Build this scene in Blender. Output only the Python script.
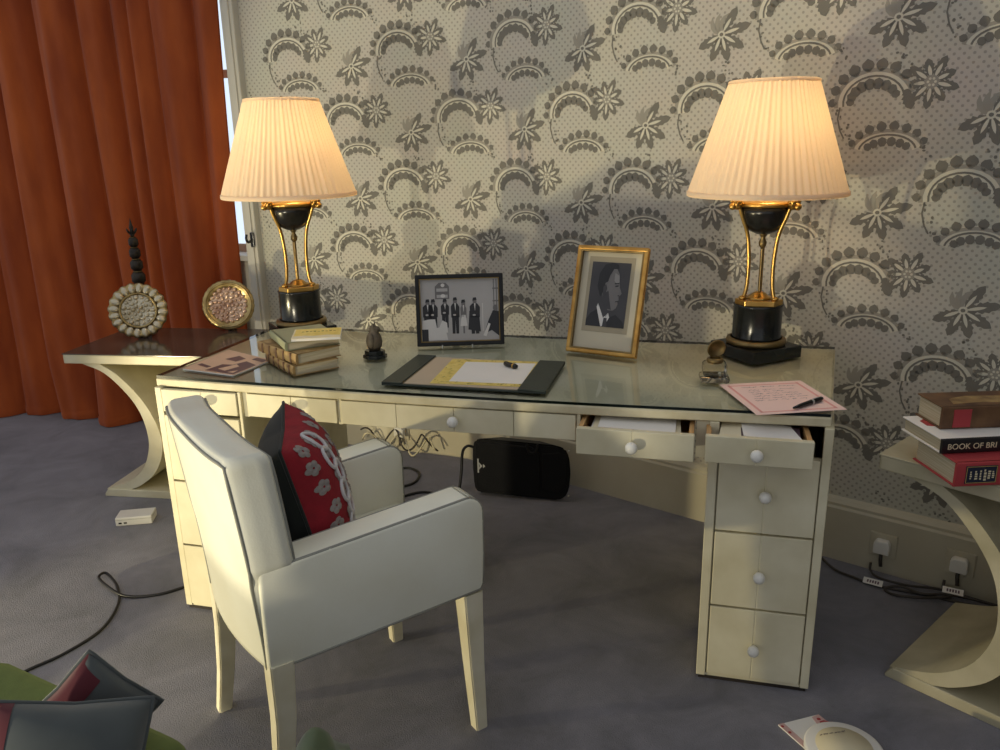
import bpy, bmesh, math, random
from mathutils import Vector, Matrix
PI = math.pi
R = math.radians
random.seed(7)
scene = bpy.context.scene
for o in list(bpy.data.objects):
    bpy.data.objects.remove(o)
C = scene.collection

# ------------------------------------------------------------------ camera
cam_d = bpy.data.cameras.new('camera'); cam = bpy.data.objects.new('camera', cam_d); C.objects.link(cam)
cam_d.sensor_width = 36.0; cam_d.lens = 28.8; cam_d.clip_start = 0.05
cam.matrix_world = (Matrix.Translation((0, 0, 1.46)) @ Matrix.Rotation(R(90 - 16.37), 4, 'X') @ Matrix.Rotation(R(-1.25), 4, 'Z'))
scene.camera = cam
# ------------------------------------------------------------------ world, lights, exposure
w = bpy.data.worlds.new('world'); scene.world = w; w.use_nodes = True
w.node_tree.nodes['Background'].inputs[0].default_value = (0.93, 0.95, 1.0, 1)
w.node_tree.nodes['Background'].inputs[1].default_value = 0.50
scene.view_settings.view_transform = 'Standard'; scene.view_settings.look = 'None'
scene.view_settings.gamma = 1.0; scene.view_settings.exposure = 0.0
scene.view_settings.use_curve_mapping = False

def spot(name, loc, target, power, color, size, radius, blend=0.4):
    d = bpy.data.lights.new(name, 'SPOT'); o = bpy.data.objects.new(name, d); C.objects.link(o)
    d.energy = power; d.color = color; d.spot_size = R(size); d.spot_blend = blend; d.shadow_soft_size = radius
    o.location = loc
    o.rotation_euler = (Vector(target) - Vector(loc)).to_track_quat('-Z', 'Y').to_euler()
    return o
spot('floor_spotlight', (-2.85, 1.38, 0.10), (-0.1, 2.60, 1.10), 182, (1.0, 0.85, 0.50), 70, 0.04)
spot('second_floor_spotlight', (-2.3, -0.6, 0.40), (-0.30, 2.9, 1.0), 180, (1.0, 0.89, 0.64), 40, 0.05, 0.3)

# ------------------------------------------------------------------ materials
MATS = {}
def nodes_of(name):
    m = bpy.data.materials.new(name); m.use_nodes = True
    nt = m.node_tree; b = nt.nodes['Principled BSDF']
    return m, nt, b
def lin(c):
    def f(x):
        x /= 255.0
        return x / 12.92 if x <= 0.04045 else ((x + 0.055) / 1.055) ** 2.4
    return (f(c[0]), f(c[1]), f(c[2]), 1)
def mat(name, rgb, rough=0.6, metal=0.0, var=0.0, scale=20.0, bump=0.0, bscale=None, rgb2=None, stretch=None, sheen=0.0, coat=0.0, trans=0.0, spec=0.5):
    """principled with a noise driven mix between two tones and an optional bump"""
    if name in MATS: return MATS[name]
    m, nt, b = nodes_of(name); N = nt.nodes; L = nt.links
    b.inputs['Roughness'].default_value = rough; b.inputs['Metallic'].default_value = metal
    b.inputs['Sheen Weight'].default_value = sheen; b.inputs['Coat Weight'].default_value = coat
    b.inputs['Transmission Weight'].default_value = trans; b.inputs['Specular IOR Level'].default_value = spec
    c1 = lin(rgb)
    c2 = lin(rgb2) if rgb2 else tuple(x * (1 - var) for x in c1[:3]) + (1,)
    tc = N.new('ShaderNodeTexCoord'); vec = tc.outputs['Object']
    if stretch:
        mp = N.new('ShaderNodeMapping'); mp.inputs['Scale'].default_value = stretch
        L.new(vec, mp.inputs['Vector']); vec = mp.outputs['Vector']
    nz = N.new('ShaderNodeTexNoise'); nz.inputs['Scale'].default_value = scale; nz.inputs['Detail'].default_value = 5
    L.new(vec, nz.inputs['Vector'])
    rp = N.new('ShaderNodeValToRGB'); rp.color_ramp.elements[0].position = 0.32; rp.color_ramp.elements[1].position = 0.68
    rp.color_ramp.elements[0].color = c2; rp.color_ramp.elements[1].color = c1
    L.new(nz.outputs['Fac'], rp.inputs['Fac']); L.new(rp.outputs['Color'], b.inputs['Base Color'])
    if bump:
        n2 = N.new('ShaderNodeTexNoise'); n2.inputs['Scale'].default_value = bscale or scale * 4; n2.inputs['Detail'].default_value = 4
        L.new(vec, n2.inputs['Vector'])
        bp = N.new('ShaderNodeBump'); bp.inputs['Strength'].default_value = bump; bp.inputs['Distance'].default_value = 0.004
        L.new(n2.outputs['Fac'], bp.inputs['Height']); L.new(bp.outputs['Normal'], b.inputs['Normal'])
    MATS[name] = m
    return m

M_parch = mat('parchment', (229, 222, 192), 0.42, scale=7, rgb2=(208, 199, 165), bump=0.05, bscale=30)
M_parch_edge = mat('parchment_edge', (216, 208, 178), 0.45, scale=18, rgb2=(196, 186, 150))
M_parch_shaded = mat('shaded_grey_parchment', (196, 188, 160), 0.45, scale=7, rgb2=(168, 160, 130))  # parchment greyed and darkened to carry the shade on the right table
M_parch_lit = mat('lightened_parchment', (236, 231, 208), 0.4, scale=6, rgb2=(222, 215, 186))  # parchment whitened so the desk top looks lit by the lamps
M_ivory = mat('ivory_knob', (240, 238, 228), 0.3, var=0.05)
M_wood = mat('pale_drawer_wood', (205, 165, 110), 0.55, scale=9, rgb2=(178, 134, 84), stretch=(12, 1, 1))
M_dark_in = mat('dark_interior', (46, 38, 32), 0.8, var=0.2)
M_leather = mat('cream_leather', (242, 242, 226), 0.42, scale=5, rgb2=(234, 232, 212), bump=0.12, bscale=220)
M_piping = mat('grey_piping', (150, 150, 140), 0.5, var=0.15)
M_legpaint = mat('cream_leg_paint', (228, 222, 198), 0.45, scale=12, rgb2=(214, 206, 176))
M_black = mat('black_lacquer', (24, 24, 24), 0.25, var=0.3, scale=14)
M_matblack = mat('matt_black_wood', (17, 17, 17), 0.55, var=0.2, scale=30)
M_marble = mat('black_marble', (38, 42, 40), 0.22, scale=9, rgb2=(18, 19, 19))
M_gold = mat('gilt_brass', (214, 174, 98), 0.3, metal=1.0, scale=14, rgb2=(170, 130, 66))
M_dullgold = mat('dull_brass', (150, 128, 84), 0.4, metal=0.9, scale=18, rgb2=(116, 98, 64))
M_goldframe = mat('gilt_frame', (206, 164, 92), 0.35, metal=0.85, scale=22, rgb2=(170, 124, 60))
M_velvet = mat('rust_velvet', (186, 90, 32), 0.9, scale=7, rgb2=(150, 64, 20), bump=0.25, bscale=40, sheen=0.08, stretch=(1, 1, 0.3))
M_skirt = mat('cream_skirting', (194, 188, 166), 0.5, scale=4, rgb2=(184, 176, 152))
M_trim = mat('window_trim_paint', (205, 200, 184), 0.5, var=0.06, scale=4)
M_white = mat('white_plastic', (228, 226, 218), 0.35, var=0.03)
M_paper = mat('white_paper', (238, 234, 226), 0.8, var=0.04, scale=8)
M_cream_paper = mat('cream_paper', (232, 220, 186), 0.8, var=0.06, scale=12)
M_pink = mat('pink_paper', (250, 216, 206), 0.75, var=0.03, scale=10)
M_pinkborder = mat('pink_print', (238, 168, 160), 0.75, var=0.05)
M_ink = mat('brown_ink', (112, 90, 100), 0.8)
M_green_leather = mat('green_leather', (44, 54, 46), 0.45, var=0.25, scale=25, bump=0.1, bscale=150)
M_blot = mat('buff_blotting_paper', (196, 178, 152), 0.85, var=0.07, scale=8)
M_yellow = mat('yellow_print', (236, 214, 128), 0.7, rgb2=(222, 196, 96), scale=40)
M_olive_ink = mat('olive_print', (150, 142, 62), 0.8, var=0.2)
M_cable = mat('black_cable', (20, 20, 21), 0.45)
M_greycable = mat('brown_cable', (62, 56, 50), 0.5)
M_speaker = mat('speaker_plastic', (14, 14, 15), 0.55, spec=0.25, var=0.2, scale=60, bump=0.1, bscale=300)
M_grille = mat('speaker_grille', (10, 10, 11), 0.5, spec=0.25, var=0.4, scale=160, bump=0.5, bscale=420)
M_silver = mat('silver_print', (205, 205, 200), 0.35, metal=0.6)
M_pearl = mat('silvery_shell', (222, 214, 190), 0.22, metal=0.55, scale=26, rgb2=(168, 152, 116), coat=0.3)
M_pinkpearl = mat('pinkish_shell', (214, 186, 162), 0.22, metal=0.5, scale=26, rgb2=(160, 118, 92), coat=0.3)
M_pearl_rim = mat('silver_gilt_rim', (190, 170, 120), 0.3, metal=0.8, scale=30, rgb2=(140, 116, 70))
M_bronze = mat('dark_bronze', (58, 50, 40), 0.4, metal=0.4, scale=20, rgb2=(34, 28, 22))
M_owl = mat('grey_brown_stone', (104, 92, 74), 0.55, scale=40, rgb2=(72, 62, 48), bump=0.4, bscale=90)
M_photo_bg = mat('photo_light_grey', (186, 182, 178), 0.35, var=0.1, scale=8)
M_photo_dk = mat('photo_black', (34, 33, 36), 0.35, var=0.3, scale=20)
M_photo_md = mat('photo_mid_grey', (118, 114, 112), 0.35, var=0.12, scale=16)
M_photo_dg = mat('photo_dark_grey', (66, 64, 66), 0.35, var=0.2, scale=16)
M_photo_wh = mat('photo_white', (222, 218, 212), 0.35, var=0.05, scale=16)
M_mount = mat('cream_mount', (208, 198, 172), 0.7, var=0.06, scale=10)
M_mount2 = mat('buff_mount', (172, 160, 134), 0.7, var=0.06, scale=10)
M_pages = mat('book_pages', (206, 196, 168), 0.8, scale=6, rgb2=(172, 158, 126), stretch=(1, 1, 60))
M_greenbook = mat('grey_green_cloth', (150, 152, 120), 0.7, var=0.12, scale=20)
M_tanbook = mat('tan_leather', (178, 150, 98), 0.5, scale=30, rgb2=(122, 94, 56))
M_brownbook = mat('brown_leather', (116, 84, 54), 0.5, scale=16, rgb2=(80, 52, 34))
M_redbook = mat('red_cloth', (178, 62, 66), 0.55, var=0.12, scale=18)
M_navy = mat('navy_label', (28, 34, 56), 0.5, var=0.1)
M_blackcover = mat('black_dust_jacket', (34, 32, 34), 0.35, var=0.15)
M_cream_text = mat('cream_lettering', (220, 206, 170), 0.6)
M_goldtext = mat('gold_lettering', (190, 160, 90), 0.5)
M_cush_back = mat('bottle_green_velvet', (24, 32, 30), 0.9, var=0.35, scale=9, sheen=0.12)
M_cush_red = mat('crimson_cushion', (148, 20, 36), 0.85, var=0.25, scale=30, bump=0.3, bscale=160)
M_embroid = mat('grey_embroidery', (150, 142, 138), 0.8, var=0.15, scale=60, bump=0.5, bscale=200)
M_embroid_w = mat('white_cord', (214, 212, 212), 0.75, var=0.08, scale=60, bump=0.4, bscale=200)
M_sofa = mat('olive_green_fabric', (98, 112, 58), 0.9, var=0.15, scale=40, bump=0.2, bscale=300)
M_teal = mat('slate_teal_velvet', (76, 82, 82), 0.85, var=0.25, scale=9, sheen=0.35, bump=0.2, bscale=12)
M_maroon = mat('maroon_velvet', (84, 17, 30), 0.85, var=0.2, scale=9, sheen=0.2)
M_leaf = mat('olive_silk', (92, 108, 72), 0.45, var=0.3, scale=10, sheen=0.3)
M_floral_red = mat('floral_red_print', (176, 66, 66), 0.75, var=0.1)
M_floral_pink = mat('floral_pink_print', (214, 176, 168), 0.75, var=0.08)
M_mag1 = mat('magazine_peach', (220, 186, 156), 0.45, var=0.08, scale=14)
M_mag2 = mat('magazine_brown', (112, 84, 82), 0.45, var=0.2, scale=24)
M_purplecover = mat('plum_leaflet', (88, 66, 78), 0.6, var=0.1)
M_darktop = mat('dark_table_top', (78, 70, 62), 0.16, scale=5, rgb2=(58, 50, 44))
M_bottlegreen_edge = mat('glass_edge', (14, 24, 22), 0.12)

def m_thin_glass(name, tint=(0.86, 0.93, 0.9), ior=1.5):
    m = bpy.data.materials.new(name); m.use_nodes = True; nt = m.node_tree; N = nt.nodes; L = nt.links
    N.remove(N['Principled BSDF']); out = N['Material Output']
    t = N.new('ShaderNodeBsdfTransparent'); t.inputs[0].default_value = tint + (1,)
    g = N.new('ShaderNodeBsdfGlossy'); g.inputs['Roughness'].default_value = 0.015
    f = N.new('ShaderNodeFresnel'); f.inputs['IOR'].default_value = ior
    mx = N.new('ShaderNodeMixShader'); L.new(f.outputs[0], mx.inputs[0]); L.new(t.outputs[0], mx.inputs[1]); L.new(g.outputs[0], mx.inputs[2])
    L.new(mx.outputs[0], out.inputs['Surface']); return m
M_glass = m_thin_glass('table_glass', (0.955, 0.985, 0.965), 1.6)
M_inkglass = m_thin_glass('ink_bottle_glass', (0.93, 0.91, 0.84), 1.45)

def m_shade():
    m = bpy.data.materials.new('pleated_silk'); m.use_nodes = True; nt = m.node_tree; N = nt.nodes; L = nt.links
    N.remove(N['Principled BSDF']); out = N['Material Output']
    d = N.new('ShaderNodeBsdfDiffuse'); d.inputs[0].default_value = lin((246, 230, 206))
    t = N.new('ShaderNodeBsdfTranslucent'); t.inputs[0].default_value = lin((255, 226, 176))
    mx = N.new('ShaderNodeMixShader'); mx.inputs[0].default_value = 0.37
    L.new(d.outputs[0], mx.inputs[1]); L.new(t.outputs[0], mx.inputs[2]); L.new(mx.outputs[0], out.inputs['Surface']); return m
M_shade = m_shade()
M_shade_trim = mat('shade_trim', (222, 200, 168), 0.7)
def m_emit(name, rgb, s):
    m = bpy.data.materials.new(name); m.use_nodes = True; nt = m.node_tree; N = nt.nodes
    N.remove(N['Principled BSDF']); e = N.new('ShaderNodeEmission'); e.inputs[0].default_value = lin(rgb); e.inputs[1].default_value = s
    nt.links.new(e.outputs[0], N['Material Output'].inputs['Surface']); return m
M_daylight = m_emit('daylit_window', (214, 228, 244), 1.25)
M_bulb = m_emit('lit_bulb', (255, 214, 150), 3)

def m_carpet():
    m, nt, b = nodes_of('grey_carpet'); N = nt.nodes; L = nt.links
    b.inputs['Roughness'].default_value = 0.95; b.inputs['Sheen Weight'].default_value = 0.25
    tc = N.new('ShaderNodeTexCoord')
    n1 = N.new('ShaderNodeTexNoise'); n1.inputs['Scale'].default_value = 3.2; n1.inputs['Detail'].default_value = 9; n1.inputs['Roughness'].default_value = 0.68; n1.inputs['Distortion'].default_value = 0.6
    L.new(tc.outputs['Object'], n1.inputs['Vector'])
    r1 = N.new('ShaderNodeValToRGB'); r1.color_ramp.elements[0].position = 0.34; r1.color_ramp.elements[1].position = 0.68
    r1.color_ramp.elements[0].color = lin((102, 101, 108)); r1.color_ramp.elements[1].color = lin((137, 135, 144))
    L.new(n1.outputs['Fac'], r1.inputs['Fac']); L.new(r1.outputs['Color'], b.inputs['Base Color'])
    n2 = N.new('ShaderNodeTexNoise'); n2.inputs['Scale'].default_value = 260; n2.inputs['Detail'].default_value = 2
    L.new(tc.outputs['Object'], n2.inputs['Vector'])
    bp = N.new('ShaderNodeBump'); bp.inputs['Strength'].default_value = 0.5; bp.inputs['Distance'].default_value = 0.006
    L.new(n2.outputs['Fac'], bp.inputs['Height']); L.new(bp.outputs['Normal'], b.inputs['Normal'])
    return m
M_carpet = m_carpet()

def m_wallpaper():
    """woven ground with a small diaper of dots, laid out in the wall's own UV metres"""
    m, nt, b = nodes_of('wallpaper_ground'); N = nt.nodes; L = nt.links
    b.inputs['Roughness'].default_value = 0.75
    uv = N.new('ShaderNodeUVMap'); uv.uv_map = 'UVMap'
    sep = N.new('ShaderNodeSeparateXYZ'); L.new(uv.outputs['UV'], sep.inputs[0])
    def mth(op, a, bb=None):
        n = N.new('ShaderNodeMath'); n.operation = op
        for i, v in enumerate((a, bb)):
            if v is None: continue
            if isinstance(v, (int, float)): n.inputs[i].default_value = v
            else: L.new(v, n.inputs[i])
        return n.outputs[0]
    k = 2 * PI / 0.026
    a = mth('SINE', mth('MULTIPLY', sep.outputs['X'], k)); c = mth('SINE', mth('MULTIPLY', sep.outputs['Y'], k))
    p = mth('MULTIPLY', a, c)
    r = N.new('ShaderNodeValToRGB'); r.color_ramp.elements[0].position = 0.42; r.color_ramp.elements[1].position = 0.68
    r.color_ramp.elements[0].color = lin((194, 190, 176)); r.color_ramp.elements[1].color = lin((160, 156, 145))
    L.new(p, r.inputs['Fac'])
    n1 = N.new('ShaderNodeTexNoise'); n1.inputs['Scale'].default_value = 4; n1.inputs['Detail'].default_value = 4
    L.new(uv.outputs['UV'], n1.inputs['Vector'])
    mx = N.new('ShaderNodeMix'); mx.data_type = 'RGBA'; mx.blend_type = 'MULTIPLY'; mx.inputs[0].default_value = 0.14
    L.new(r.outputs['Color'], mx.inputs[6]); L.new(n1.outputs['Color'], mx.inputs[7]); L.new(mx.outputs[2], b.inputs['Base Color'])
    return m
M_wall = m_wallpaper()
M_wp_dark = mat('wallpaper_dark_print', (118, 115, 106), 0.75, var=0.1, scale=30)
M_wp_mid = mat('wallpaper_mid_print', (156, 152, 140), 0.75, var=0.06, scale=30)
M_wp_light = mat('wallpaper_light_print', (208, 204, 186), 0.75, var=0.04, scale=30)

# ------------------------------------------------------------------ mesh helpers
def merge(bm, tmp, mi=0, smooth=False, M=None):
    if M is not None: bmesh.ops.transform(tmp, matrix=M, verts=tmp.verts)
    for f in tmp.faces:
        f.material_index = mi; f.smooth = smooth
    me = bpy.data.meshes.new('tmp'); tmp.to_mesh(me); tmp.free(); bm.from_mesh(me); bpy.data.meshes.remove(me)
def box(bm, x0, x1, y0, y1, z0, z1, bev=0.0, seg=2, mi=0, M=None, smooth=False):
    t = bmesh.new(); bmesh.ops.create_cube(t, size=1)
    for v in t.verts:
        v.co = Vector(((x0 + x1) / 2 + v.co.x * (x1 - x0), (y0 + y1) / 2 + v.co.y * (y1 - y0), (z0 + z1) / 2 + v.co.z * (z1 - z0)))
    if bev: bmesh.ops.bevel(t, geom=t.edges[:], offset=bev, segments=seg, affect='EDGES', profile=0.5)
    merge(bm, t, mi, smooth, M)
def prism(bm, poly, h0, h1, plane='XY', bev=0.0, seg=2, mi=0, M=None, smooth=False):
    """extrude a 2D polygon: plane XY along z, XZ along y, YZ along x"""
    t = bmesh.new()
    def P(a, b, h): return {'XY': (a, b, h), 'XZ': (a, h, b), 'YZ': (h, a, b)}[plane]
    v0 = [t.verts.new(P(a, b, h0)) for a, b in poly]; v1 = [t.verts.new(P(a, b, h1)) for a, b in poly]
    n = len(poly); t.faces.new(v0); t.faces.new(v1[::-1])
    for i in range(n): t.faces.new((v0[i], v1[i], v1[(i + 1) % n], v0[(i + 1) % n]))
    bmesh.ops.recalc_face_normals(t, faces=t.faces[:])
    if bev: bmesh.ops.bevel(t, geom=t.edges[:], offset=bev, segments=seg, affect='EDGES', profile=0.5)
    merge(bm, t, mi, smooth, M)
def lathe(bm, prof, n=32, mi=0, M=None, smooth=True, rf=None):
    """revolve (r, z); rf(angle, index) scales the radius"""
    t = bmesh.new(); rings = []
    for k, (r, z) in enumerate(prof):
        if r < 1e-6: rings.append([t.verts.new((0, 0, z))]); continue
        ring = []
        for i in range(n):
            a = 2 * PI * i / n; q = r * (rf(a, k) if rf else 1)
            ring.append(t.verts.new((q * math.cos(a), q * math.sin(a), z)))
        rings.append(ring)
    for A, B in zip(rings, rings[1:]):
        for i in range(n):
            j = (i + 1) % n
            if len(A) == 1 and len(B) == 1: continue
            if len(A) == 1: t.faces.new((A[0], B[j], B[i]))
            elif len(B) == 1: t.faces.new((A[i], A[j], B[0]))
            else: t.faces.new((A[i], A[j], B[j], B[i]))
    bmesh.ops.recalc_face_normals(t, faces=t.faces[:])
    merge(bm, t, mi, smooth, M)
def catmull(pts, sub=6):
    P = [Vector(p) for p in pts]; P = [2 * P[0] - P[1]] + P + [2 * P[-1] - P[-2]]; out = []
    for i in range(1, len(P) - 2):
        for k in range(sub):
            t = k / sub; a, b, c, d = P[i - 1:i + 3]
            out.append(0.5 * ((2 * b) + (c - a) * t + (2 * a - 5 * b + 4 * c - d) * t * t + (3 * b - a - 3 * c + d) * t ** 3))
    out.append(P[-2]); return out
def tube(bm, pts, r, n=8, mi=0, M=None, closed=False):
    t = bmesh.new(); pts = [Vector(p) for p in pts]; rings = []; N = len(pts)
    up = Vector((0, 0, 1))
    for i, p in enumerate(pts):
        if closed: d = pts[(i + 1) % N] - pts[i - 1]
        else: d = pts[min(i + 1, N - 1)] - pts[max(i - 1, 0)]
        if d.length < 1e-9: d = Vector((0, 0, 1))
        d.normalize(); a = d.cross(up)
        if a.length < 0.05: a = d.cross(Vector((1, 0, 0)))
        a.normalize(); b = a.cross(d); rr = r[i] if isinstance(r, (list, tuple)) else r
        if i and rings:
            # keep frames aligned
            a0 = rings[-1][0].co - pts[i - 1]
            a2 = a0 - d * a0.dot(d)
            if a2.length > 1e-6: a = a2.normalized(); b = a.cross(d)
        rings.append([t.verts.new(p + (a * math.cos(2 * PI * k / n) + b * math.sin(2 * PI * k / n)) * rr) for k in range(n)])
    for i in range(N if closed else N - 1):
        A, B = rings[i], rings[(i + 1) % N]
        for k in range(n): t.faces.new((A[k], A[(k + 1) % n], B[(k + 1) % n], B[k]))
    if not closed: t.faces.new(rings[0]); t.faces.new(rings[-1][::-1])
    bmesh.ops.recalc_face_normals(t, faces=t.faces[:])
    merge(bm, t, mi, True, M)
def ball(bm, c, r, mi=0, sc=(1, 1, 1), M=None, u=14, v=10):
    t = bmesh.new(); bmesh.ops.create_uvsphere(t, u_segments=u, v_segments=v, radius=r)
    for q in t.verts: q.co = Vector((c[0] + q.co.x * sc[0], c[1] + q.co.y * sc[1], c[2] + q.co.z * sc[2]))
    merge(bm, t, mi, True, M)
def flat(bm, pts, mi=0, M=None):
    t = bmesh.new(); t.faces.new([t.verts.new(p) for p in pts]); merge(bm, t, mi, False, M)
def grid(bm, f, nu, nv, mi=0, M=None, smooth=True, closed_u=False):
    t = bmesh.new(); V = [[t.verts.new(f(i / nu, j / nv)) for j in range(nv + 1)] for i in range(nu + (0 if closed_u else 1))]
    for i in range(nu):
        for j in range(nv):
            I = (i + 1) % len(V); t.faces.new((V[i][j], V[I][j], V[I][j + 1], V[i][j + 1]))
    merge(bm, t, mi, smooth, M)
def obj(name, bm, mats, parent=None, M=None, weld=False):
    if weld: bmesh.ops.remove_doubles(bm, verts=bm.verts, dist=1e-5); bmesh.ops.recalc_face_normals(bm, faces=bm.faces[:])
    me = bpy.data.meshes.new(name); bm.to_mesh(me); bm.free()
    for m in (mats if isinstance(mats, (list, tuple)) else [mats]): me.materials.append(m)
    o = bpy.data.objects.new(name, me); C.objects.link(o)
    if M is not None: o.matrix_local = M
    if parent: o.parent = parent
    return o
def nb(): return bmesh.new()
def part(name, mats, parent, fn, *a, **k):
    bm = nb(); fn(bm, *a, **k); return obj(name, bm, mats, parent)
def tag(o, label, cat, group=None):
    o['label'] = label; o['category'] = cat
    if group: o['group'] = group
    return o
def thing(name, label, cat, loc=(0, 0, 0), rotz=0.0, group=None):
    o = bpy.data.objects.new(name, None); C.objects.link(o); o.empty_display_size = 0.05
    o.location = loc; o.rotation_euler = (0, 0, rotz); return tag(o, label, cat, group)
def structure(name, bm, mats, label, cat='structure', parent=None):
    o = obj(name, bm, mats, parent); o['kind'] = 'structure'; o['label'] = label; o['category'] = cat; return o
def copy_tree(o, parent=None):
    c = o.copy(); C.objects.link(c)
    if parent: c.parent = parent
    for ch in list(o.children): copy_tree(ch, c)
    return c

# ================================================================== THE ROOM
# floor
bm = nb(); box(bm, -4.8, 3.4, -2.2, 5.4, -0.06, 0.0)
structure('floor', bm, M_carpet, 'grey blue fitted carpet with worn mottled pile', 'floor')

bm = nb(); box(bm, 1.98, 2.08, -2.2, 1.93, 0.0, 2.75)  # unseen wall added close in and dark, to cut ambient light on the right
structure('wall_right_blocker', bm, mat('light_blocking_dark', (112, 106, 94), 0.9, var=0.05), 'unseen dark side wall added to block ambient light from the right', 'wall')

# the papered wall turns a soft corner behind the desk
AL, AR = R(20), R(38.1)
CORN = Vector((-0.085, 3.538))
TL = Vector((math.cos(AL), -math.sin(AL))); TR = Vector((math.cos(AR), -math.sin(AR)))
def wall_pt(s, off=0.0):
    """arc length s along the wall (0 in the corner), off = distance into the room; corner eased over 0.5 m"""
    e = 0.25
    if s <= -e: p = CORN + TL * s; t = TL
    elif s >= e: p = CORN + TR * s; t = TR
    else:
        k = (s + e) / (2 * e); a = CORN - TL * e; b = CORN; c = CORN + TR * e
        p = a * (1 - k) ** 2 + b * 2 * k * (1 - k) + c * k * k; t = ((b - a) * (1 - k) + (c - b) * k).normalized()
    n = Vector((t.y, -t.x))           # points into the room
    if n.y > 0: n = -n
    return p + n * off
SL, SR, ZT = -1.16, 3.0, 2.75
SKH = 0.225
def wall_shell(bm):
    t = bmesh.new(); uvl = t.loops.layers.uv.new('UVMap')
    ss = [SL, -0.7] + [-0.25 + 0.05 * i for i in range(11)] + [0.9, 1.6, 2.3, SR]
    F = []; B = []
    for s in ss:
        p = wall_pt(s, -0.03); q = wall_pt(s, -0.18)
        F.append([t.verts.new((p.x, p.y, z)) for z in (0, ZT)]); B.append([t.verts.new((q.x, q.y, z)) for z in (0, ZT)])
    def face(vs, uvs):
        f = t.faces.new(vs)
        for l, u in zip(f.loops, uvs): l[uvl].uv = u
    for i in range(len(ss) - 1):
        a, b = ss[i], ss[i + 1]; u4 = [(a, 0), (b, 0), (b, ZT), (a, ZT)]
        face((F[i][0], F[i + 1][0], F[i + 1][1], F[i][1]), u4); face((B[i][0], B[i][1], B[i + 1][1], B[i + 1][0]), [u4[0], u4[3], u4[2], u4[1]])
        face((F[i][1], F[i + 1][1], B[i + 1][1], B[i][1]), u4); face((F[i][0], B[i][0], B[i + 1][0], F[i + 1][0]), u4)
    for i in (0, -1): face((F[i][0], F[i][1], B[i][1], B[i][0]), [(0, 0)] * 4)
    bmesh.ops.recalc_face_normals(t, faces=t.faces[:])
    me = bpy.data.meshes.new('tmp'); t.to_mesh(me); t.free(); bm.from_mesh(me); bpy.data.meshes.remove(me)
bm = nb(); wall_shell(bm)
wall = structure('wall_back', bm, M_wall, 'wall hung with grey and cream floral patterned wallpaper behind the desk', 'wall')

# printed motifs of the wallpaper: thin printed shapes on the wall surface
wp_v, wp_f, wp_m = [], [], []
def wp_poly(pts, mi, lay):
    base = len(wp_v)
    for s, z in pts:
        p = wall_pt(s, -0.03 + 0.0005 + 0.0004 * lay); wp_v.append((p.x, p.y, z))
    wp_f.append(list(range(base, base + len(pts)))); wp_m.append(mi)
def wp_leaf(cx, cz, ang, l0, l1, wd, mi, lay, jag=True, n=5):
    """pointed, slightly jagged leaf from radius l0 to l1"""
    ca, sa = math.cos(ang), math.sin(ang); up = []; dn = []
    for i in range(n + 1):
        t = i / n; x = l0 + (l1 - l0) * t; h = wd * math.sin(PI * min(1, t * 0.93 + 0.05)) ** 0.8
        if i == n: h = 0
        up.append((x, h)); dn.append((x, -h))
        if jag and 0 < i < n: up.append((x + (l1 - l0) * 0.07, h * 0.72)); dn.append((x + (l1 - l0) * 0.07, -h * 0.72))
    pts = up + dn[::-1][1:]
    wp_poly([(cx + x * ca - y * sa, cz + x * sa + y * ca) for x, y in pts], mi, lay)
def wp_blob(cx, cz, rx, rz, mi, lay, ang=0, n=8):
    ca, sa = math.cos(ang), math.sin(ang)
    wp_poly([(cx + rx * math.cos(2 * PI * i / n) * ca - rz * math.sin(2 * PI * i / n) * sa, cz + rx * math.cos(2 * PI * i / n) * sa + rz * math.sin(2 * PI * i / n) * ca) for i in range(n)], mi, lay)
def wp_band(pts, wds, mi, lay):
    L_ = []; R_ = []
    for i, (x, z) in enumerate(pts):
        a = pts[max(i - 1, 0)]; b = pts[min(i + 1, len(pts) - 1)]; dx, dz = b[0] - a[0], b[1] - a[1]; q = math.hypot(dx, dz) or 1
        wv = wds[i] if isinstance(wds, list) else wds
        L_.append((x - dz / q * wv, z + dx / q * wv)); R_.append((x + dz / q * wv, z - dx / q * wv))
    for i in range(len(pts) - 1): wp_poly([L_[i], L_[i + 1], R_[i + 1], R_[i]], mi, lay)
DK, MD, LT = 0, 1, 2
def leaf_flower(x, z):
    for deg, l in ((58, .095), (14, .104), (-30, .094), (-72, .090), (-112, .090), (-154, .090)):
        a = R(deg); wp_leaf(x, z, a, .012, l, .0190, DK, 1); wp_leaf(x, z, a, .010, l * .62, .0050, LT, 2, False)
    for deg in (110, 138, 165):
        pts = [(x + (.012 + .05 * t) * math.cos(R(deg - 40 * t)) , z + (.012 + .055 * t) * math.sin(R(deg - 40 * t))) for t in (0, .25, .5, .75, 1)]
        wp_band(pts, [.004, .007, .009, .007, .001], MD, 1)
    wp_blob(x, z, .013, .012, LT, 3); wp_blob(x, z, .007, .006, DK, 4)
def star_flower(x, z):
    for i in range(9):
        a = R(i * 40 - 95); l = .078 if i % 2 == 0 else .068
        wp_leaf(x, z, a, .016, l, .0158, DK, 1); wp_leaf(x, z, a, .014, l * .72, .0052, LT, 2, False)
    wp_blob(x, z, .020, .020, MD, 3, n=10)
    for i in range(6): wp_blob(x + .010 * math.cos(i * PI / 3), z + .010 * math.sin(i * PI / 3), .004, .004, LT, 4, n=6)
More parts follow.
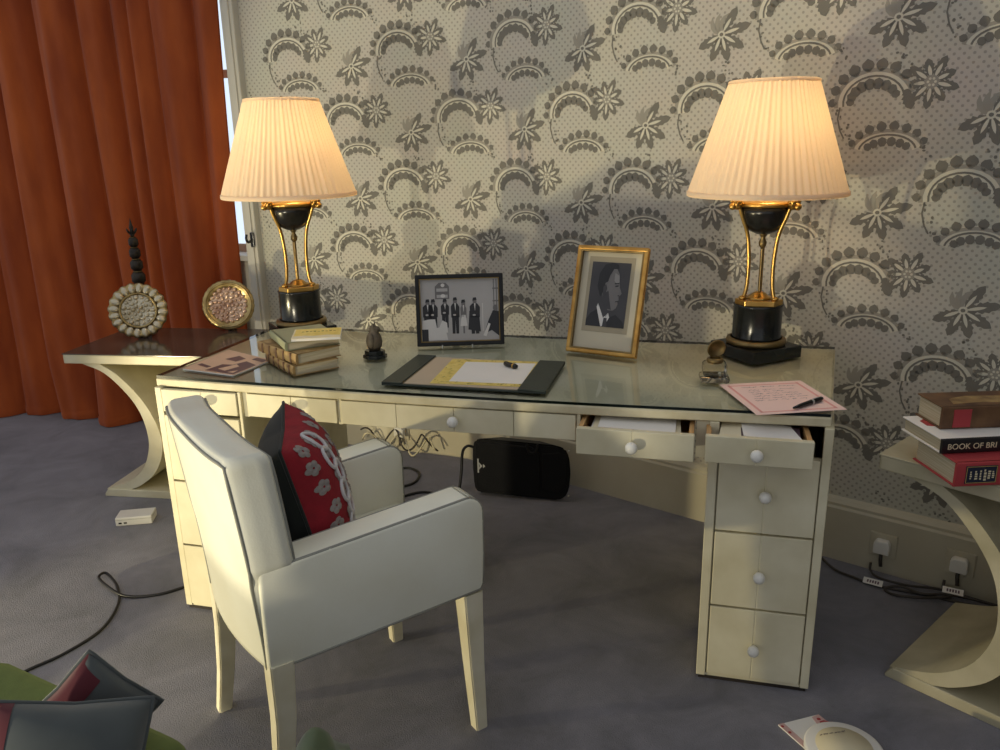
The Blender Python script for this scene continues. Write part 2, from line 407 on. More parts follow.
def arch(x, z, rx, rz, a0, a1, nl, lobe, tail=False):
    P = lambda a, k: (x + rx * k * math.cos(a), z + rz * k * math.sin(a))
    arc = [R(a0 + (a1 - a0) * i / 14) for i in range(15)]
    wp_band([P(a, 0.97) for a in arc], lobe * 0.80, LT, 1)
    wp_band([P(a, 1.12) for a in arc], lobe * 0.26, MD, 2)
    wp_band([P(a, 0.90) for a in arc], .0030, DK, 3)
    for i in range(nl):
        t = (i + .5) / nl; a = R(a0 + (a1 - a0) * t); g = lobe * (0.72 + 0.35 * math.sin(PI * t))
        c = P(a, 1.0); nx, nz = math.cos(a) / rx, math.sin(a) / rz; q = math.hypot(nx, nz); nx /= q; nz /= q; an = math.atan2(nz, nx)
        wp_leaf(c[0] + nx * lobe * .75, c[1] + nz * lobe * .75, an, -g * .50, g * 1.0, g * .70, DK, 2, False, 4)
        if 0 < i < nl - 1 or tail:
            gi = g * 1.05
            wp_blob(c[0] - nx * lobe * 1.25, c[1] - nz * lobe * 1.25, gi * .66, gi * .60, DK, 2, an, 7)
    if tail:
        e0 = P(arc[-1], 1.0)
        wp_band([(e0[0], e0[1]), (e0[0] - .004, e0[1] - .035), (e0[0] + .006, e0[1] - .07), (e0[0] + .02, e0[1] - .095)], .0025, DK, 2)
        e1 = P(arc[0], 0.98)
        wp_leaf(e1[0], e1[1], R(-70), -.012, .05, .02, DK, 2)
def sprig(pts, seed):
    rn = random.Random(seed)
    for x, z in pts:
        for _ in range(3): wp_blob(x + rn.uniform(-.016, .016), z + rn.uniform(-.014, .014), rn.uniform(.003, .0055), rn.uniform(.003, .0055), DK, 2, n=6)
PU, PV = 0.55, 0.285
S0, Z0 = 0.515, 1.785
for row in range(-6, 4):
    for k in range(-5, 6):
        s = S0 + PU * (k + (0.5 if row % 2 else 0)); z = Z0 + PV * row
        if not (-1.30 < s < 2.75 and 0.10 < z < 2.70): continue
        def ok(a, b, m=.13): return SL + m < a < SR - m and SKH + .02 + m * .75 < b < ZT - m
        sub = len(wp_v)
        if ok(s, z, .085): leaf_flower(s, z)
        if ok(s + .235, z + .075, .14): arch(s + .228, z + .050, .098, .082, 14, 190, 9, .0245, True)
        if ok(s + .385, z + .098, .075): star_flower(s + .385, z + .098)
        if ok(s + .285, z - .085, .10): arch(s + .282, z - .100, .092, .056, 12, 172, 8, .0205)
        if ok(s + .13, z - .02, .10):
            sprig([(s + .135, z + .02), (s + .15, z - .02), (s + .165, z - .055), (s + .385, z - .085), (s + .40, z - .11), (s + .31, z + .125), (s + .33, z + .14), (s + .02, z - .10), (s + .035, z - .125), (s + .345, z + .13)], row * 50 + k)
me = bpy.data.meshes.new('wallpaper_print'); me.from_pydata(wp_v, [], wp_f)
for m in (M_wp_dark, M_wp_mid, M_wp_light): me.materials.append(m)
for p, mi in zip(me.polygons, wp_m): p.material_index = mi
wp = bpy.data.objects.new('wallpaper_print', me); C.objects.link(wp); wp.parent = wall; wp['kind'] = 'stuff'

# skirting boards with a little moulded ledge
def skirting(bm, s0, s1, n):
    prof = [(-0.03, 0.0), (0.0, 0.0), (0.0, SKH - .03), (-0.006, SKH - .022), (-0.006, SKH - .012), (-0.016, SKH), (-0.03, SKH + .006)]
    t = bmesh.new(); rings = []
    for i in range(n + 1):
        s = s0 + (s1 - s0) * i / n; rings.append([])
        for o, z in prof:
            p = wall_pt(s, o + (0.0005 if o == -0.03 else 0)); rings[-1].append(t.verts.new((p.x, p.y, z)))
    for A, B in zip(rings, rings[1:]):
        for k in range(len(prof) - 1): t.faces.new((A[k], B[k], B[k + 1], A[k + 1]))
    t.faces.new(rings[0]); t.faces.new(rings[-1])
    bmesh.ops.recalc_face_normals(t, faces=t.faces[:]); merge(bm, t)
bm = nb(); skirting(bm, SL, SR, 40)
structure('baseboard_back', bm, M_skirt, 'deep cream painted skirting board along the papered wall', 'skirting')

# window beside the curtain: reveal trim, frame, pane, sill; then the wall strip beyond, hidden by the curtain
P0 = wall_pt(SL); WA = -AL
def along(s): p = CORN + TL * s; return p
Mw = Matrix.Translation((along(SL).x, along(SL).y, 0)) @ Matrix.Rotation(WA, 4, 'Z')   # local -x runs to the left along the wall, +y is behind it
bm = nb(); box(bm, -0.055, 0.012, -0.012, 0.17, 0, ZT, 0.006, M=Mw); box(bm, -0.035, -0.005, -0.02, -0.01, 0, ZT, 0.004, M=Mw)
structure('trim_1', bm, M_trim, 'cream painted window trim at the end of the papered wall', 'trim')
bm = nb(); box(bm, -3.2, -0.056, 0.10, 0.24, 0.0, 0.90, M=Mw); structure('wall_left', bm, M_trim, 'low wall under the window behind the orange curtain', 'wall')
win = thing('window_1', 'daylit window glimpsed between the orange curtain and its trim', 'window'); win['kind'] = 'structure'; win.matrix_world = Mw
part('window_sill', M_trim, win, lambda b: box(b, -3.2, -0.056, 0.06, 0.24, 0.90, 0.93, 0.005))
def wframe(b):
    for x in (-3.2, -2.2, -1.14, -0.09): box(b, x, x + 0.034, 0.19, 0.23, 0.93, ZT, 0.004)
    for z in (0.93, 1.78, ZT - .05): box(b, -3.2, -0.056, 0.195, 0.225, z, z + .04, 0.004)
part('window_frame', M_trim, win, wframe)
part('window_pane', M_daylight, win, lambda b: box(b, -3.2, -0.056, 0.206, 0.212, 0.94, ZT - .02))
hook = thing('curtain_hook', 'small black curtain tie hook on the window trim', 'hook', tuple(Mw @ Vector((-0.005, -0.022, 1.02))), WA)
part('plate', M_black, hook, lambda b: box(b, -.010, .010, -.004, .004, -.035, .035, .003))
part('hook_arm', M_black, hook, lambda b: tube(b, catmull([(0, -.003, .0), (0, -.03, -.008), (0, -.045, .008), (0, -.04, .03)]), .006))

# orange curtain: one hanging with deep irregular folds
cur = thing('curtain', 'heavy rust orange velvet curtain hanging in deep folds to the carpet', 'curtain', (-1.305, 4.045, 0), R(180 - 15.2))
folds = [.13, .20, .12, .10, .17, .26, .28, .20, .24, .22, .26, .20, .24, .26, .22, .25, .24]
fx = [0]
for f in folds: fx.append(fx[-1] + f)
CL = fx[-1]
fd = [.05, .085, .05, .045, .075, .11, .10, .07, .10, .08, .10, .08, .10, .09, .08, .10, .09]
def curt(u, v):
    x = u * CL; z = 2.72 * v + 0.004
    sway = 0.020 * math.sin(3 * x + 1.5 * v) * (1 - v)
    xx = min(max(x + sway, 0), CL - 1e-4); i = 0
    while fx[i + 1] < xx: i += 1
    t = (xx - fx[i]) / folds[i]
    y = fd[i] * (math.sin(PI * t) ** 0.75) * (0.85 + 0.25 * (1 - v)) + 0.012 * math.sin(17 * x + 2 * v) + 0.010 * math.sin(5 * x - 3 * v)
    y += 0.007 * math.sin(38 * x + 2.2 * v) * math.sin(6 * x + 1) + 0.004 * math.sin(71 * x - 3 * v)
    y += 0.03 * max(0, 0.12 - v) / 0.12 * math.sin(9 * x)
    return (x - 0.075 * v * v * max(0, 1 - x / .5) ** 2, y, z)
bm = nb(); grid(bm, curt, 640, 26)
def curt_back(u, v):
    p = curt(u, v); return (p[0], p[1] - 0.012, p[2])
grid(bm, curt_back, 640, 26)
obj('curtain_cloth', bm, M_velvet, cur)
part('curtain_hem', M_velvet, cur, lambda b: grid(b, lambda u, v: (curt(u, 0)[0], curt(u, 0)[1] + 0.006 - 0.006 * abs(2 * v - 1) , 0.004 + v * 0.05), 640, 3))

# ================================================================== THE DESK
DX, DY, DA = -1.035, 2.344, R(-14.63)
MD_ = Matrix.Translation((DX, DY, 0)) @ Matrix.Rotation(DA, 4, 'Z')
def desk_pt(x, y, z=0.0): return tuple(MD_ @ Vector((x, y, z)))
desk = thing('writing_desk', 'long cream parchment pedestal desk with bowed front under the two lamps', 'desk', (DX, DY, 0), DA)
def top_outline(inset=0.0, n=16):
    pts = []
    for i in range(n + 1):
        t = i / n; pts.append((-0.012 + inset + (1.926 - 2 * inset) * t, -0.026 * math.sin(PI * t) - 0.002 + inset))
    pts = [(x, y - .006) for x, y in pts] + [(2.014 - inset, 0.690 - inset), (0.012 + inset, 0.672 - inset)]
    return pts
part('desk_top', M_parch_edge, desk, lambda b: prism(b, top_outline(0.0), 0.762, 0.7866, bev=0.003, seg=1))
part('lightened_top', M_parch_lit, desk, lambda b: prism(b, top_outline(0.006), 0.7866, 0.7872))  # thin sheet under the glass, its lamp light put into the paler colour
TZ = 0.7955
gl = thing('glass_sheet', 'clear glass sheet with dark green edge covering the desk top', 'glass sheet', (DX, DY, 0.7875), DA)
part('glass_pane', [M_glass], gl, lambda b: (flat(b, [(x, y, .0078) for x, y in top_outline(0.003)]),))
def gedge(b):
    o = top_outline(0.003)
    for i in range(len(o)):
        a, c = o[i], o[(i + 1) % len(o)]; flat(b, [(a[0], a[1], 0.0002), (c[0], c[1], 0.0002), (c[0], c[1], .0078), (a[0], a[1], .0078)])
part('glass_edge', M_bottlegreen_edge, gl, gedge)

def knob(parent, x, y, z):
    def f(b):
        lathe(b, [(0, 0.0), (.006, 0.0), (.0055, .008), (.012, .013), (.0155, .022), (.0145, .031), (.008, .037), (0, .038)], 16, M=Matrix.Translation((x, y, z)) @ Matrix.Rotation(R(90), 4, 'X'))
    return part('knob', M_ivory, parent, f)
def drawer_front(x0, x1, z0, z1, y, name='drawer', kx=None, split=True, box_depth=0.0, kz=None):
    """front panel in two parchment skins with a joint; a pulled drawer also has its wooden box"""
    bm = nb(); g = .0022
    xm = kx if kx is not None else (x0 + x1) / 2
    if split:
        box(bm, x0 + g, xm - .0006, y, y + .018, z0 + g, z1 - g, .0015, 1); box(bm, xm + .0006, x1 - g, y, y + .018, z0 + g, z1 - g, .0015, 1)
        box(bm, x0 + g + .001, x1 - g - .001, y + .0012, y + .017, z0 + g + .001, z1 - g - .001)
    else: box(bm, x0 + g, x1 - g, y, y + .018, z0 + g, z1 - g, .0015, 1)
    o = obj(name, bm, M_parch, desk)
    knob(o, xm, y, kz if kz is not None else (z0 + z1) / 2)
    if box_depth:
        def sides(b):
            box(b, x0 + .004, x0 + .016, y + .018, y + box_depth, z0 + .006, z1 - .006, .001, 1)
            box(b, x1 - .016, x1 - .004, y + .018, y + box_depth, z0 + .006, z1 - .006, .001, 1)
            box(b, x0 + .016, x1 - .016, y + box_depth - .012, y + box_depth, z0 + .006, z1 - .010)
            box(b, x0 + .016, x1 - .016, y + .018, y + .026, z0 + .006, z1 - .006)
        part('drawer_box', M_wood, o, sides)
        part('drawer_base', M_wood, o, lambda b: box(b, x0 + .016, x1 - .016, y + .02, y + box_depth - .012, z0 + .006, z0 + .014))
    return o
YF = -0.022
def bowy(x): return -0.026 * math.sin(PI * (x + .012) / 1.916)
# pedestals built from panels, open at the front for the drawers
def pedestal(name, x0, x1, xb0, xb1, yb, f0, f1):
    def body(b):
        th = .018
        prism(b, [(x0, YF), (x0 + f0, YF), (xb0 + th, yb), (xb0, yb)], 0.012, .762, bev=.0015, seg=1)
        prism(b, [(x1 - f1, YF), (x1, YF), (xb1, yb), (xb1 - th, yb)], 0.012, .762, bev=.0015, seg=1)
        prism(b, [(xb0 + th, yb - th), (xb1 - th, yb - th), (xb1 - th, yb), (xb0 + th, yb)], 0.012, .762)
        prism(b, [(x0 + f0, YF + .004), (x1 - f1, YF + .004), (xb1 - th, yb - th), (xb0 + th, yb - th)], 0.012, .020)
        prism(b, [(x0 + f0 - .002, YF + .02), (x1 - f1 + .002, YF + .02), (x1 - f1 + .002, YF + .03), (x0 + f0 - .002, YF + .03)], 0.02, .674)
    o = part(name, M_parch, desk, body)
    part('plinth', M_dark_in, o, lambda b: prism(b, [(x0 + .006, YF + .006), (x1 - .006, YF + .006), (xb1 - .006, yb - .006), (xb0 + .006, yb - .006)], 0.0, 0.012))
    return o
pedestal('left_pedestal', -0.010, 0.282, 0.012, 0.282, 0.66, .022, .010)
pedestal('right_pedestal', 1.624, 1.920, 1.64, 2.004, 0.675, .024, .022)
# right pedestal drawers
drawer_front(1.612, 1.868, .683, .757, -.106, 'open_drawer', kx=1.735, box_depth=.30)
drawer_front(1.650, 1.897, .461, .678, YF - .001, kx=1.769, kz=.577)
drawer_front(1.650, 1.897, .238, .459, YF - .001, kx=1.769, kz=.347)
drawer_front(1.650, 1.897, .020, .236, YF - .001, kx=1.769, kz=.125)
# left pedestal drawers
drawer_front(.0125, .2715, .686, .7605, YF - .004, kx=.152)
for a, b_ in ((.461, .678), (.238, .459), (.020, .236)): drawer_front(.012, .272, a, b_, YF - .004)
# kneehole apron
def apron(b):
    for x0, x1 in ((.282, .299), (.592, .604), (1.282, 1.292), (1.592, 1.626)):
        y = bowy((x0 + x1) / 2) * .9 - .002; box(b, x0, x1, y + .002, y + .03, .660 if x0 > 1.5 else .684, .762)
    box(b, .282, 1.612, .30, .318, .684, .762)
    box(b, .282, 1.292, .03, .30, .684, .690)
part('apron_rail', M_parch, desk, apron)
def apron_drawer(x0, x1, kx, n):
    bm = nb()
    for i in range(n):
        a = x0 + (x1 - x0) * i / n; c = x0 + (x1 - x0) * (i + 1) / n
        ya, yc = bowy(a) * .9 - .006, bowy(c) * .9 - .006
        prism(bm, [(a + .0006, ya), (c - .0006, yc), (c - .0006, yc + .018), (a + .0006, ya + .018)], .688, .758, bev=.001, seg=1)
    o = obj('apron_drawer', bm, M_parch, desk); knob(o, kx, bowy(kx) * .9 - .006, .726); return o
apron_drawer(.300, .591, .441, 2)
apron_drawer(.605, 1.281, .947, 4)
drawer_front(1.293, 1.590, .683, .757, -.112, 'open_drawer', kx=1.437, box_depth=.30)

# letters lying in the open drawers
def sheet(name, label, cat, corners, th, m, group=None, mats2=None, deco=None):
    """a thin sheet from four world corners (counter clockwise seen from above)"""
    bm = nb(); t = bmesh.new(); P = [Vector(c) for c in corners]
    a = [t.verts.new(p) for p in P]; b = [t.verts.new(p + Vector((0, 0, th))) for p in P]
    t.faces.new(a[::-1]); t.faces.new(b)
    for i in range(4): t.faces.new((a[i], a[(i + 1) % 4], b[(i + 1) % 4], b[i]))
    merge(bm, t); o = obj(name, bm, m); return tag(o, label, cat, group)
def dsheet(name, label, cat, pts, z, th, m, group=None, tilt=(0, 0, 0, 0)):
    return sheet(name, label, cat, [desk_pt(p[0], p[1], z + q) for p, q in zip(pts, tilt)], th, m, group)
g1, g2 = 'letters in the open kneehole drawer', 'letters in the open pedestal drawer'
dsheet('envelope', 'long white envelope in the open kneehole drawer, lowest of its letters', 'envelope', [(1.325, -.078), (1.545, -.078), (1.55, .02), (1.325, .03)], .732, .004, M_paper, g1, (0, -.004, 0, .004))
dsheet('envelope', 'cream envelope in the open kneehole drawer, sticking up above the others', 'envelope', [(1.33, -.075), (1.555, -.082), (1.55, .03), (1.33, .04)], .7375, .003, M_cream_paper, g1, (0.001, -.004, .006, .006))
dsheet('letter', 'folded white letter on top of the envelopes in the kneehole drawer', 'letter', [(1.345, -.070), (1.54, -.072), (1.54, .03), (1.345, .03)], .7425, .002, M_paper, g1, (0.003, .001, .008, .008))
dsheet('letter', 'cream letter at the left of the open pedestal drawer', 'letter', [(1.645, -.078), (1.735, -.078), (1.725, .02), (1.655, .02)], .741, .003, M_cream_paper, g2, (-.004, 0, .012, .010))
dsheet('leaflet', 'plum coloured leaflet under the envelope in the open pedestal drawer', 'leaflet', [(1.70, -.080), (1.84, -.080), (1.842, .01), (1.70, .02)], .740, .004, M_purplecover, g2, (0, -.006, .004, .010))
dsheet('envelope', 'pinkish white envelope on top in the open pedestal drawer', 'envelope', [(1.705, -.074), (1.846, -.080), (1.82, .01), (1.70, .02)], .7455, .003, M_paper, g2, (0.002, -.004, .004, .010))

# ------------------------------------------------------------------ lamps
def make_lamp(label, loc, rz, plate_rot):
    t = thing('table_lamp', label, 'lamp', loc, rz, 'pair of gilt tripod lamps')
    Mp = Matrix.Rotation(plate_rot, 4, 'Z')
    part('base_plate', M_marble, t, lambda b: box(b, -.097, .097, -.097, .097, 0, .038, .003, M=Mp))
    part('base_ring', M_dullgold, t, lambda b: lathe(b, [(.078, .038), (.088, .040), (.091, .048), (.088, .056), (.078, .058)], 40))
    part('drum', M_marble, t, lambda b: lathe(b, [(.0, .058), (.075, .058), (.073, .064), (.073, .158), (.075, .162), (0, .162)], 40))
    def collar(b):
        pts = []
        for k in range(3):
            for d in (-22, 22): pts.append((.072 * math.cos(R(90 + 120 * k + d)), .072 * math.sin(R(90 + 120 * k + d))))
        prism(b, pts, .162, .180, bev=.003); lathe(b, [(0, .18), (.045, .18), (.030, .186), (.020, .196), (.012, .200), (0, .202)], 20)
    part('collar', M_gold, t, collar)
    for k in range(3):
        a = R(205 + 120 * k); ca, sa = math.cos(a), math.sin(a)
        pr = [(.054, .178), (.050, .190), (.044, .215), (.041, .26), (.043, .32), (.052, .38), (.072, .43), (.083, .462)]
        leg = part('tripod_leg', M_gold, t, lambda b: tube(b, catmull([(r * ca, r * sa, z) for r, z in pr], 4), .0062))
        def ram(b):
            ball(b, (.089 * ca, .089 * sa, .468), .016, sc=(1, 1, 1.1)); ball(b, (.105 * ca, .105 * sa, .461), .011)
            for s in (-1, 1):
                c0 = Vector((.093 * ca - s * .013 * sa, .093 * sa + s * .013 * ca, .472)); pts = []
                for i in range(12):
                    q = i / 11 * 1.5 * 2 * PI; rr = .011 * (1 - i / 16)
                    pts.append(c0 + Vector((ca, sa, 0)) * rr * math.cos(q) + Vector((0, 0, 1)) * rr * math.sin(q) + Vector((-sa, ca, 0)) * s * i * .0006)
                tube(b, pts, .0042, 6)
        part('ram_head', M_gold, leg, ram)
        part('foot', M_gold, leg, lambda b: ball(b, (.055 * ca, .055 * sa, .184), .009, sc=(1.3, 1.3, .8)))
    part('urn_bowl', M_black, t, lambda b: lathe(b, [(0, .376), (.022, .377), (.046, .389), (.063, .410), (.072, .438), (.076, .462), (0, .462)], 36))
    part('urn_rim', M_gold, t, lambda b: lathe(b, [(.072, .458), (.079, .459), (.082, .464), (.080, .471), (.068, .474), (.02, .478), (.012, .50), (0, .50)], 36))
    part('urn_finial', M_dullgold, t, lambda b: (lathe(b, [(0, .330), (.004, .332), (.011, .342), (.012, .352), (.006, .364), (.010, .372), (.016, .380), (0, .381)], 18),))
    part('stem', M_dullgold, t, lambda b: lathe(b, [(.0045, .198), (.004, .25), (.005, .332)], 10))
    NP = 66
    def shade(b):
        def pl(a, k): return 1 + .014 * math.sin(NP * a) + .006 * math.sin(NP * a * .5 + 1.3 * math.sin(3 * a)) + .003 * math.sin(11 * a)
        prof = [(.228 - (.228 - .124) * i / 10, .494 + (.807 - .494) * i / 10) for i in range(11)]
        lathe(b, prof, NP * 6, rf=pl)
    part('lamp_shade', M_shade, t, shade)
    part('lower_trim', M_shade, t, lambda b: lathe(b, [(.2285, .490), (.2315, .492), (.2315, .503), (.2275, .505)], 72))
    part('upper_trim', M_shade, t, lambda b: lathe(b, [(.1225, .801), (.1265, .803), (.1265, .811), (.1225, .813)], 72))
    def fit(b):
        for k in range(3): tube(b, [(0, 0, .800), (.121 * math.cos(2.1 * k), .121 * math.sin(2.1 * k), .804)], .002, 6)
        lathe(b, [(.003, .50), (.003, .805), (.008, .808), (.009, .815), (.004, .821), (0, .823)], 12)
    part('shade_fitting', M_dullgold, t, fit)
    part('bulb', M_bulb, t, lambda b: ball(b, (.018, -.012, .65), .026, sc=(1, 1, 1.3)))
    for z, p in ((.62, LAMP_W),):
        d = bpy.data.lights.new('lamp_bulb_light', 'POINT'); d.energy = p; d.color = (1.0, 0.76, 0.46); d.shadow_soft_size = 0.035
        o = bpy.data.objects.new('lamp_bulb_light', d); C.objects.link(o); o.location = (.018, -.012, .655); o.parent = t
    return t
LAMP_W = 5.2
make_lamp('lit gilt tripod lamp with pleated cream shade beside the inkwell', desk_pt(1.757, .548, TZ), DA, R(40))
make_lamp('lit gilt tripod lamp with pleated cream shade behind the desk books', desk_pt(.178, .575, TZ), DA + R(35), R(10))

# ------------------------------------------------------------------ things on the desk
DT = TZ + 0.0005
# blotter
bl = thing('desk_blotter', 'dark green leather desk blotter with papers lying on it', 'blotter', desk_pt(.714, .020, DT), DA)
part('board', M_green_leather, bl, lambda b: box(b, 0, .478, 0, .305, 0, .006, .002))
part('blotting_paper', M_blot, bl, lambda b: box(b, .05, .42, .008, .298, .006, .0072))
for x in (0.0, .398): part('leather_end', M_green_leather, bl, lambda b: box(b, x, x + .08 if x else .062, -.001, .306, .0065, .011, .002))
part('gilt_line', M_dullgold, bl, lambda b: box(b, .0635, .0655, 0.004, .300, .0072, .0078))
lf = thing('letter_paper', 'cream letter with yellow printed border lying on the green blotter', 'letter', desk_pt(.868, .045, DT + .0075), DA + R(3))
part('letter_sheet', M_yellow, lf, lambda b: box(b, -.015, .275, -.005, .255, 0, .0012))
part('letter_centre', M_paper, lf, lambda b: prism(b, [(.035, .018), (.245, .018), (.252, .232), (.035, .226)], .0012, .0016))
def vines(b):
    rn = random.Random(3)
    for i in range(120):
        side = rn.choice('LRTB'); 
        if side == 'L': x, y = rn.uniform(-.010, .028), rn.uniform(0, .25)
        elif side == 'R': x, y = rn.uniform(.252, .270), rn.uniform(0, .25)
        elif side == 'T': x, y = rn.uniform(0, .27), rn.uniform(.235, .25)
        else: x, y = rn.uniform(0, .27), rn.uniform(0, .013)
        a = rn.uniform(0, PI); l = rn.uniform(.004, .010)
        flat(b, [(x - l * math.cos(a) - .001, y - l * math.sin(a), .00165), (x + .0015, y - .001, .00165), (x + l * math.cos(a), y + l * math.sin(a), .00165), (x - .001, y + .0015, .00165)])
part('printed_vine', M_olive_ink, lf, vines)
pc = thing('pen_cap', 'short black pen cap with gold band lying on the letter', 'pen cap', desk_pt(1.043, .232, DT + .0095), DA + R(-35))
part('cap_barrel', M_black, pc, lambda b: lathe(b, [(0, -.026), (.0065, -.026), (.0075, -.02), (.0078, .018), (.006, .026), (0, .027)], 16, M=Matrix.Translation((0, 0, .0078)) @ Matrix.Rotation(R(90), 4, 'Y')))
part('gold_band', M_gold, pc, lambda b: lathe(b, [(.0079, .010), (.0083, .011), (.0083, .015), (.0079, .016)], 16, M=Matrix.Translation((0, 0, .0078)) @ Matrix.Rotation(R(90), 4, 'Y')))

# pink letter and pen
pk = thing('pink_letter', 'pink letter with printed border hanging over the front right desk corner', 'letter', desk_pt(0, 0, DT), DA)
pq = [(1.734, -.048), (1.953, .037), (1.866, .275), (1.646, .196)]
def pinks(b):
    prism(b, pq, 0, .0009)
part('letter_sheet', M_pink, pk, pinks)
def bil(u, v, z=.0012):
    a, b_, c, d = [Vector(q) for q in pq]
    p = a * (1 - u) * (1 - v) + b_ * u * (1 - v) + c * u * v + d * (1 - u) * v
    return (p.x, p.y, z)
def pborder(b):
    for u0, u1, v0, v1 in ((.07, .10, .06, .94), (.90, .93, .06, .94), (.07, .93, .05, .075), (.07, .93, .90, .925)):
        flat(b, [bil(u0, v0), bil(u1, v0), bil(u1, v1), bil(u0, v1)])
part('printed_border', M_pinkborder, pk, pborder)
def handwriting(b, f, rows, u0, u1, seed, wd=.0007):
    rn = random.Random(seed)
    for v in rows:
        u = u0 + rn.uniform(0, .08); e = u1 - rn.uniform(0, .22)
        while u < e:
            n = rn.randint(3, 8); pts = []
            for i in range(n * 2):
                pts.append((u, v + rn.uniform(-.014, .018))); u += rn.uniform(.008, .016)
            for p, q in zip(pts, pts[1:]):
                a, c = Vector(f(*p)), Vector(f(*q)); d = (c - a); nn = Vector((-d.y, d.x, 0)).normalized() * wd
                flat(b, [a - nn, c - nn, c + nn, a + nn])
            u += .03
part('handwriting', M_ink, pk, lambda b: handwriting(b, lambda u, v: bil(u, v, .00125), [.84, .74, .68, .61, .54, .47, .40], .16, .84, 5))
pen = thing('fountain_pen', 'black fountain pen with silver clip lying on the pink letter', 'pen', desk_pt(1.863, .050, DT + .0015), DA + R(50))
Mx = Matrix.Translation((0, 0, .0062)) @ Matrix.Rotation(R(90), 4, 'Y')
part('pen_barrel', M_black, pen, lambda b: lathe(b, [(0, -.062), (.003, -.061), (.0055, -.03), (.006, .0), (.006, .012)], 14, M=Mx))
part('pen_cap', M_black, pen, lambda b: lathe(b, [(.006, .012), (.0066, .013), (.0064, .05), (.004, .060), (0, .061)], 14, M=Mx))
part('cap_ring', M_silver, pen, lambda b: lathe(b, [(.0066, .012), (.0070, .013), (.0070, .018), (.0066, .019)], 14, M=Mx))
part('clip', M_silver, pen, lambda b: box(b, .018, .055, -.0012, .0012, .0125, .0142, .0004, 1))

# inkwell
iw = thing('inkwell', 'small square cut glass inkwell with open brass lid', 'inkwell', desk_pt(1.632, .232, DT), DA + R(6))
part('glass_body', M_inkglass, iw, lambda b: (box(b, -.040, .040, -.034, .034, 0, .020, .008), box(b, -.033, .033, -.030, .030, .016, .056, .010)))
part('ink', M_bronze, iw, lambda b: lathe(b, [(0, .010), (.013, .010), (.014, .012), (.014, .017), (0, .017)], 18))
part('neck_ring', M_dullgold, iw, lambda b: lathe(b, [(.014, .054), (.022, .055), (.024, .060), (.022, .066), (.015, .067)], 24))
part('lid', M_dullgold, iw, lambda b: lathe(b, [(0, .004), (.014, .005), (.022, .001), (.026, -.005), (.027, -.010), (.024, -.010), (.020, -.004), (0, -.001)], 24, M=Matrix.Translation((.002, .026, .090)) @ Matrix.Rotation(R(18), 4, 'Z') @ Matrix.Rotation(R(-80), 4, 'X')))
part('hinge', M_dullgold, iw, lambda b: box(b, -.006, .006, .018, .028, .060, .068, .002))

# figurine
ow = thing('bird_figurine', 'small stone bird figurine on a black plinth beside the books', 'figurine', desk_pt(.578, .300, DT), R(-10))
part('plinth', M_marble, ow, lambda b: (prism(b, [(.040 * math.cos(R(22.5 + 45 * k)), .032 * math.sin(R(22.5 + 45 * k))) for k in range(8)], 0, .012, bev=.002), prism(b, [(.034 * math.cos(R(22.5 + 45 * k)), .027 * math.sin(R(22.5 + 45 * k))) for k in range(8)], .012, .026, bev=.002)))
def bird(b):
    lathe(b, [(0, .026), (.016, .027), (.022, .040), (.024, .055), (.021, .072), (.014, .085), (.012, .090), (.013, .098), (.008, .106), (0, .108)], 18, rf=lambda a, k: 1 + .12 * math.cos(2 * a))
    ball(b, (.012, .0, .094), .010)
    prism(b, [(.018, .092), (.030, .090), (.019, .097)], -.003, .003, 'XZ', bev=.001, seg=1)
    for s in (-1, 1): prism(b, [(-.006, .100), (.006, .102), (.002, .116)], s * .008 - .003, s * .008 + .003, 'XZ', bev=.001, seg=1)
    for s in (-1, 1): ball(b, (-.006, s * .017, .058), .020, sc=(.7, .4, 1.25))
part('bird_body', M_owl, ow, bird)

# photographs in frames
def frame_rect(b, w, h, wd, th, bev=.003, z0=0.0):
    """upright frame in the local XZ plane, front towards -y"""
    box(b, -w / 2, w / 2, 0, th, z0, z0 + wd, bev); box(b, -w / 2, w / 2, 0, th, z0 + h - wd, z0 + h, bev)
    box(b, -w / 2, -w / 2 + wd, 0, th, z0 + wd * .6, z0 + h - wd * .6, bev); box(b, w / 2 - wd, w / 2, 0, th, z0 + wd * .6, z0 + h - wd * .6, bev)
Mb = Matrix.Rotation(R(-9), 4, 'X')
bf = thing('photo_frame', 'black photo frame with an old picture of a standing group', 'photo frame', (-.128, 2.600, DT + .006), R(2.5))
WB, HB = .292, .238
lean = obj('frame_moulding', (lambda b: (frame_rect(b, WB, HB, .014, .016), b)[1])(nb()), M_matblack, bf, Mb)
def inner_gilt(b): frame_rect(b, WB - .027, HB - .027, .003, .010, .0005, .0135)
obj('gilt_slip', (lambda b: (inner_gilt(b), b)[1])(nb()), M_dullgold, bf, Mb)
obj('backing_board', (lambda b: (box(b, -WB / 2 + .004, WB / 2 - .004, .0125, .0155, .004, HB - .004), b)[1])(nb()), M_black, bf, Mb)
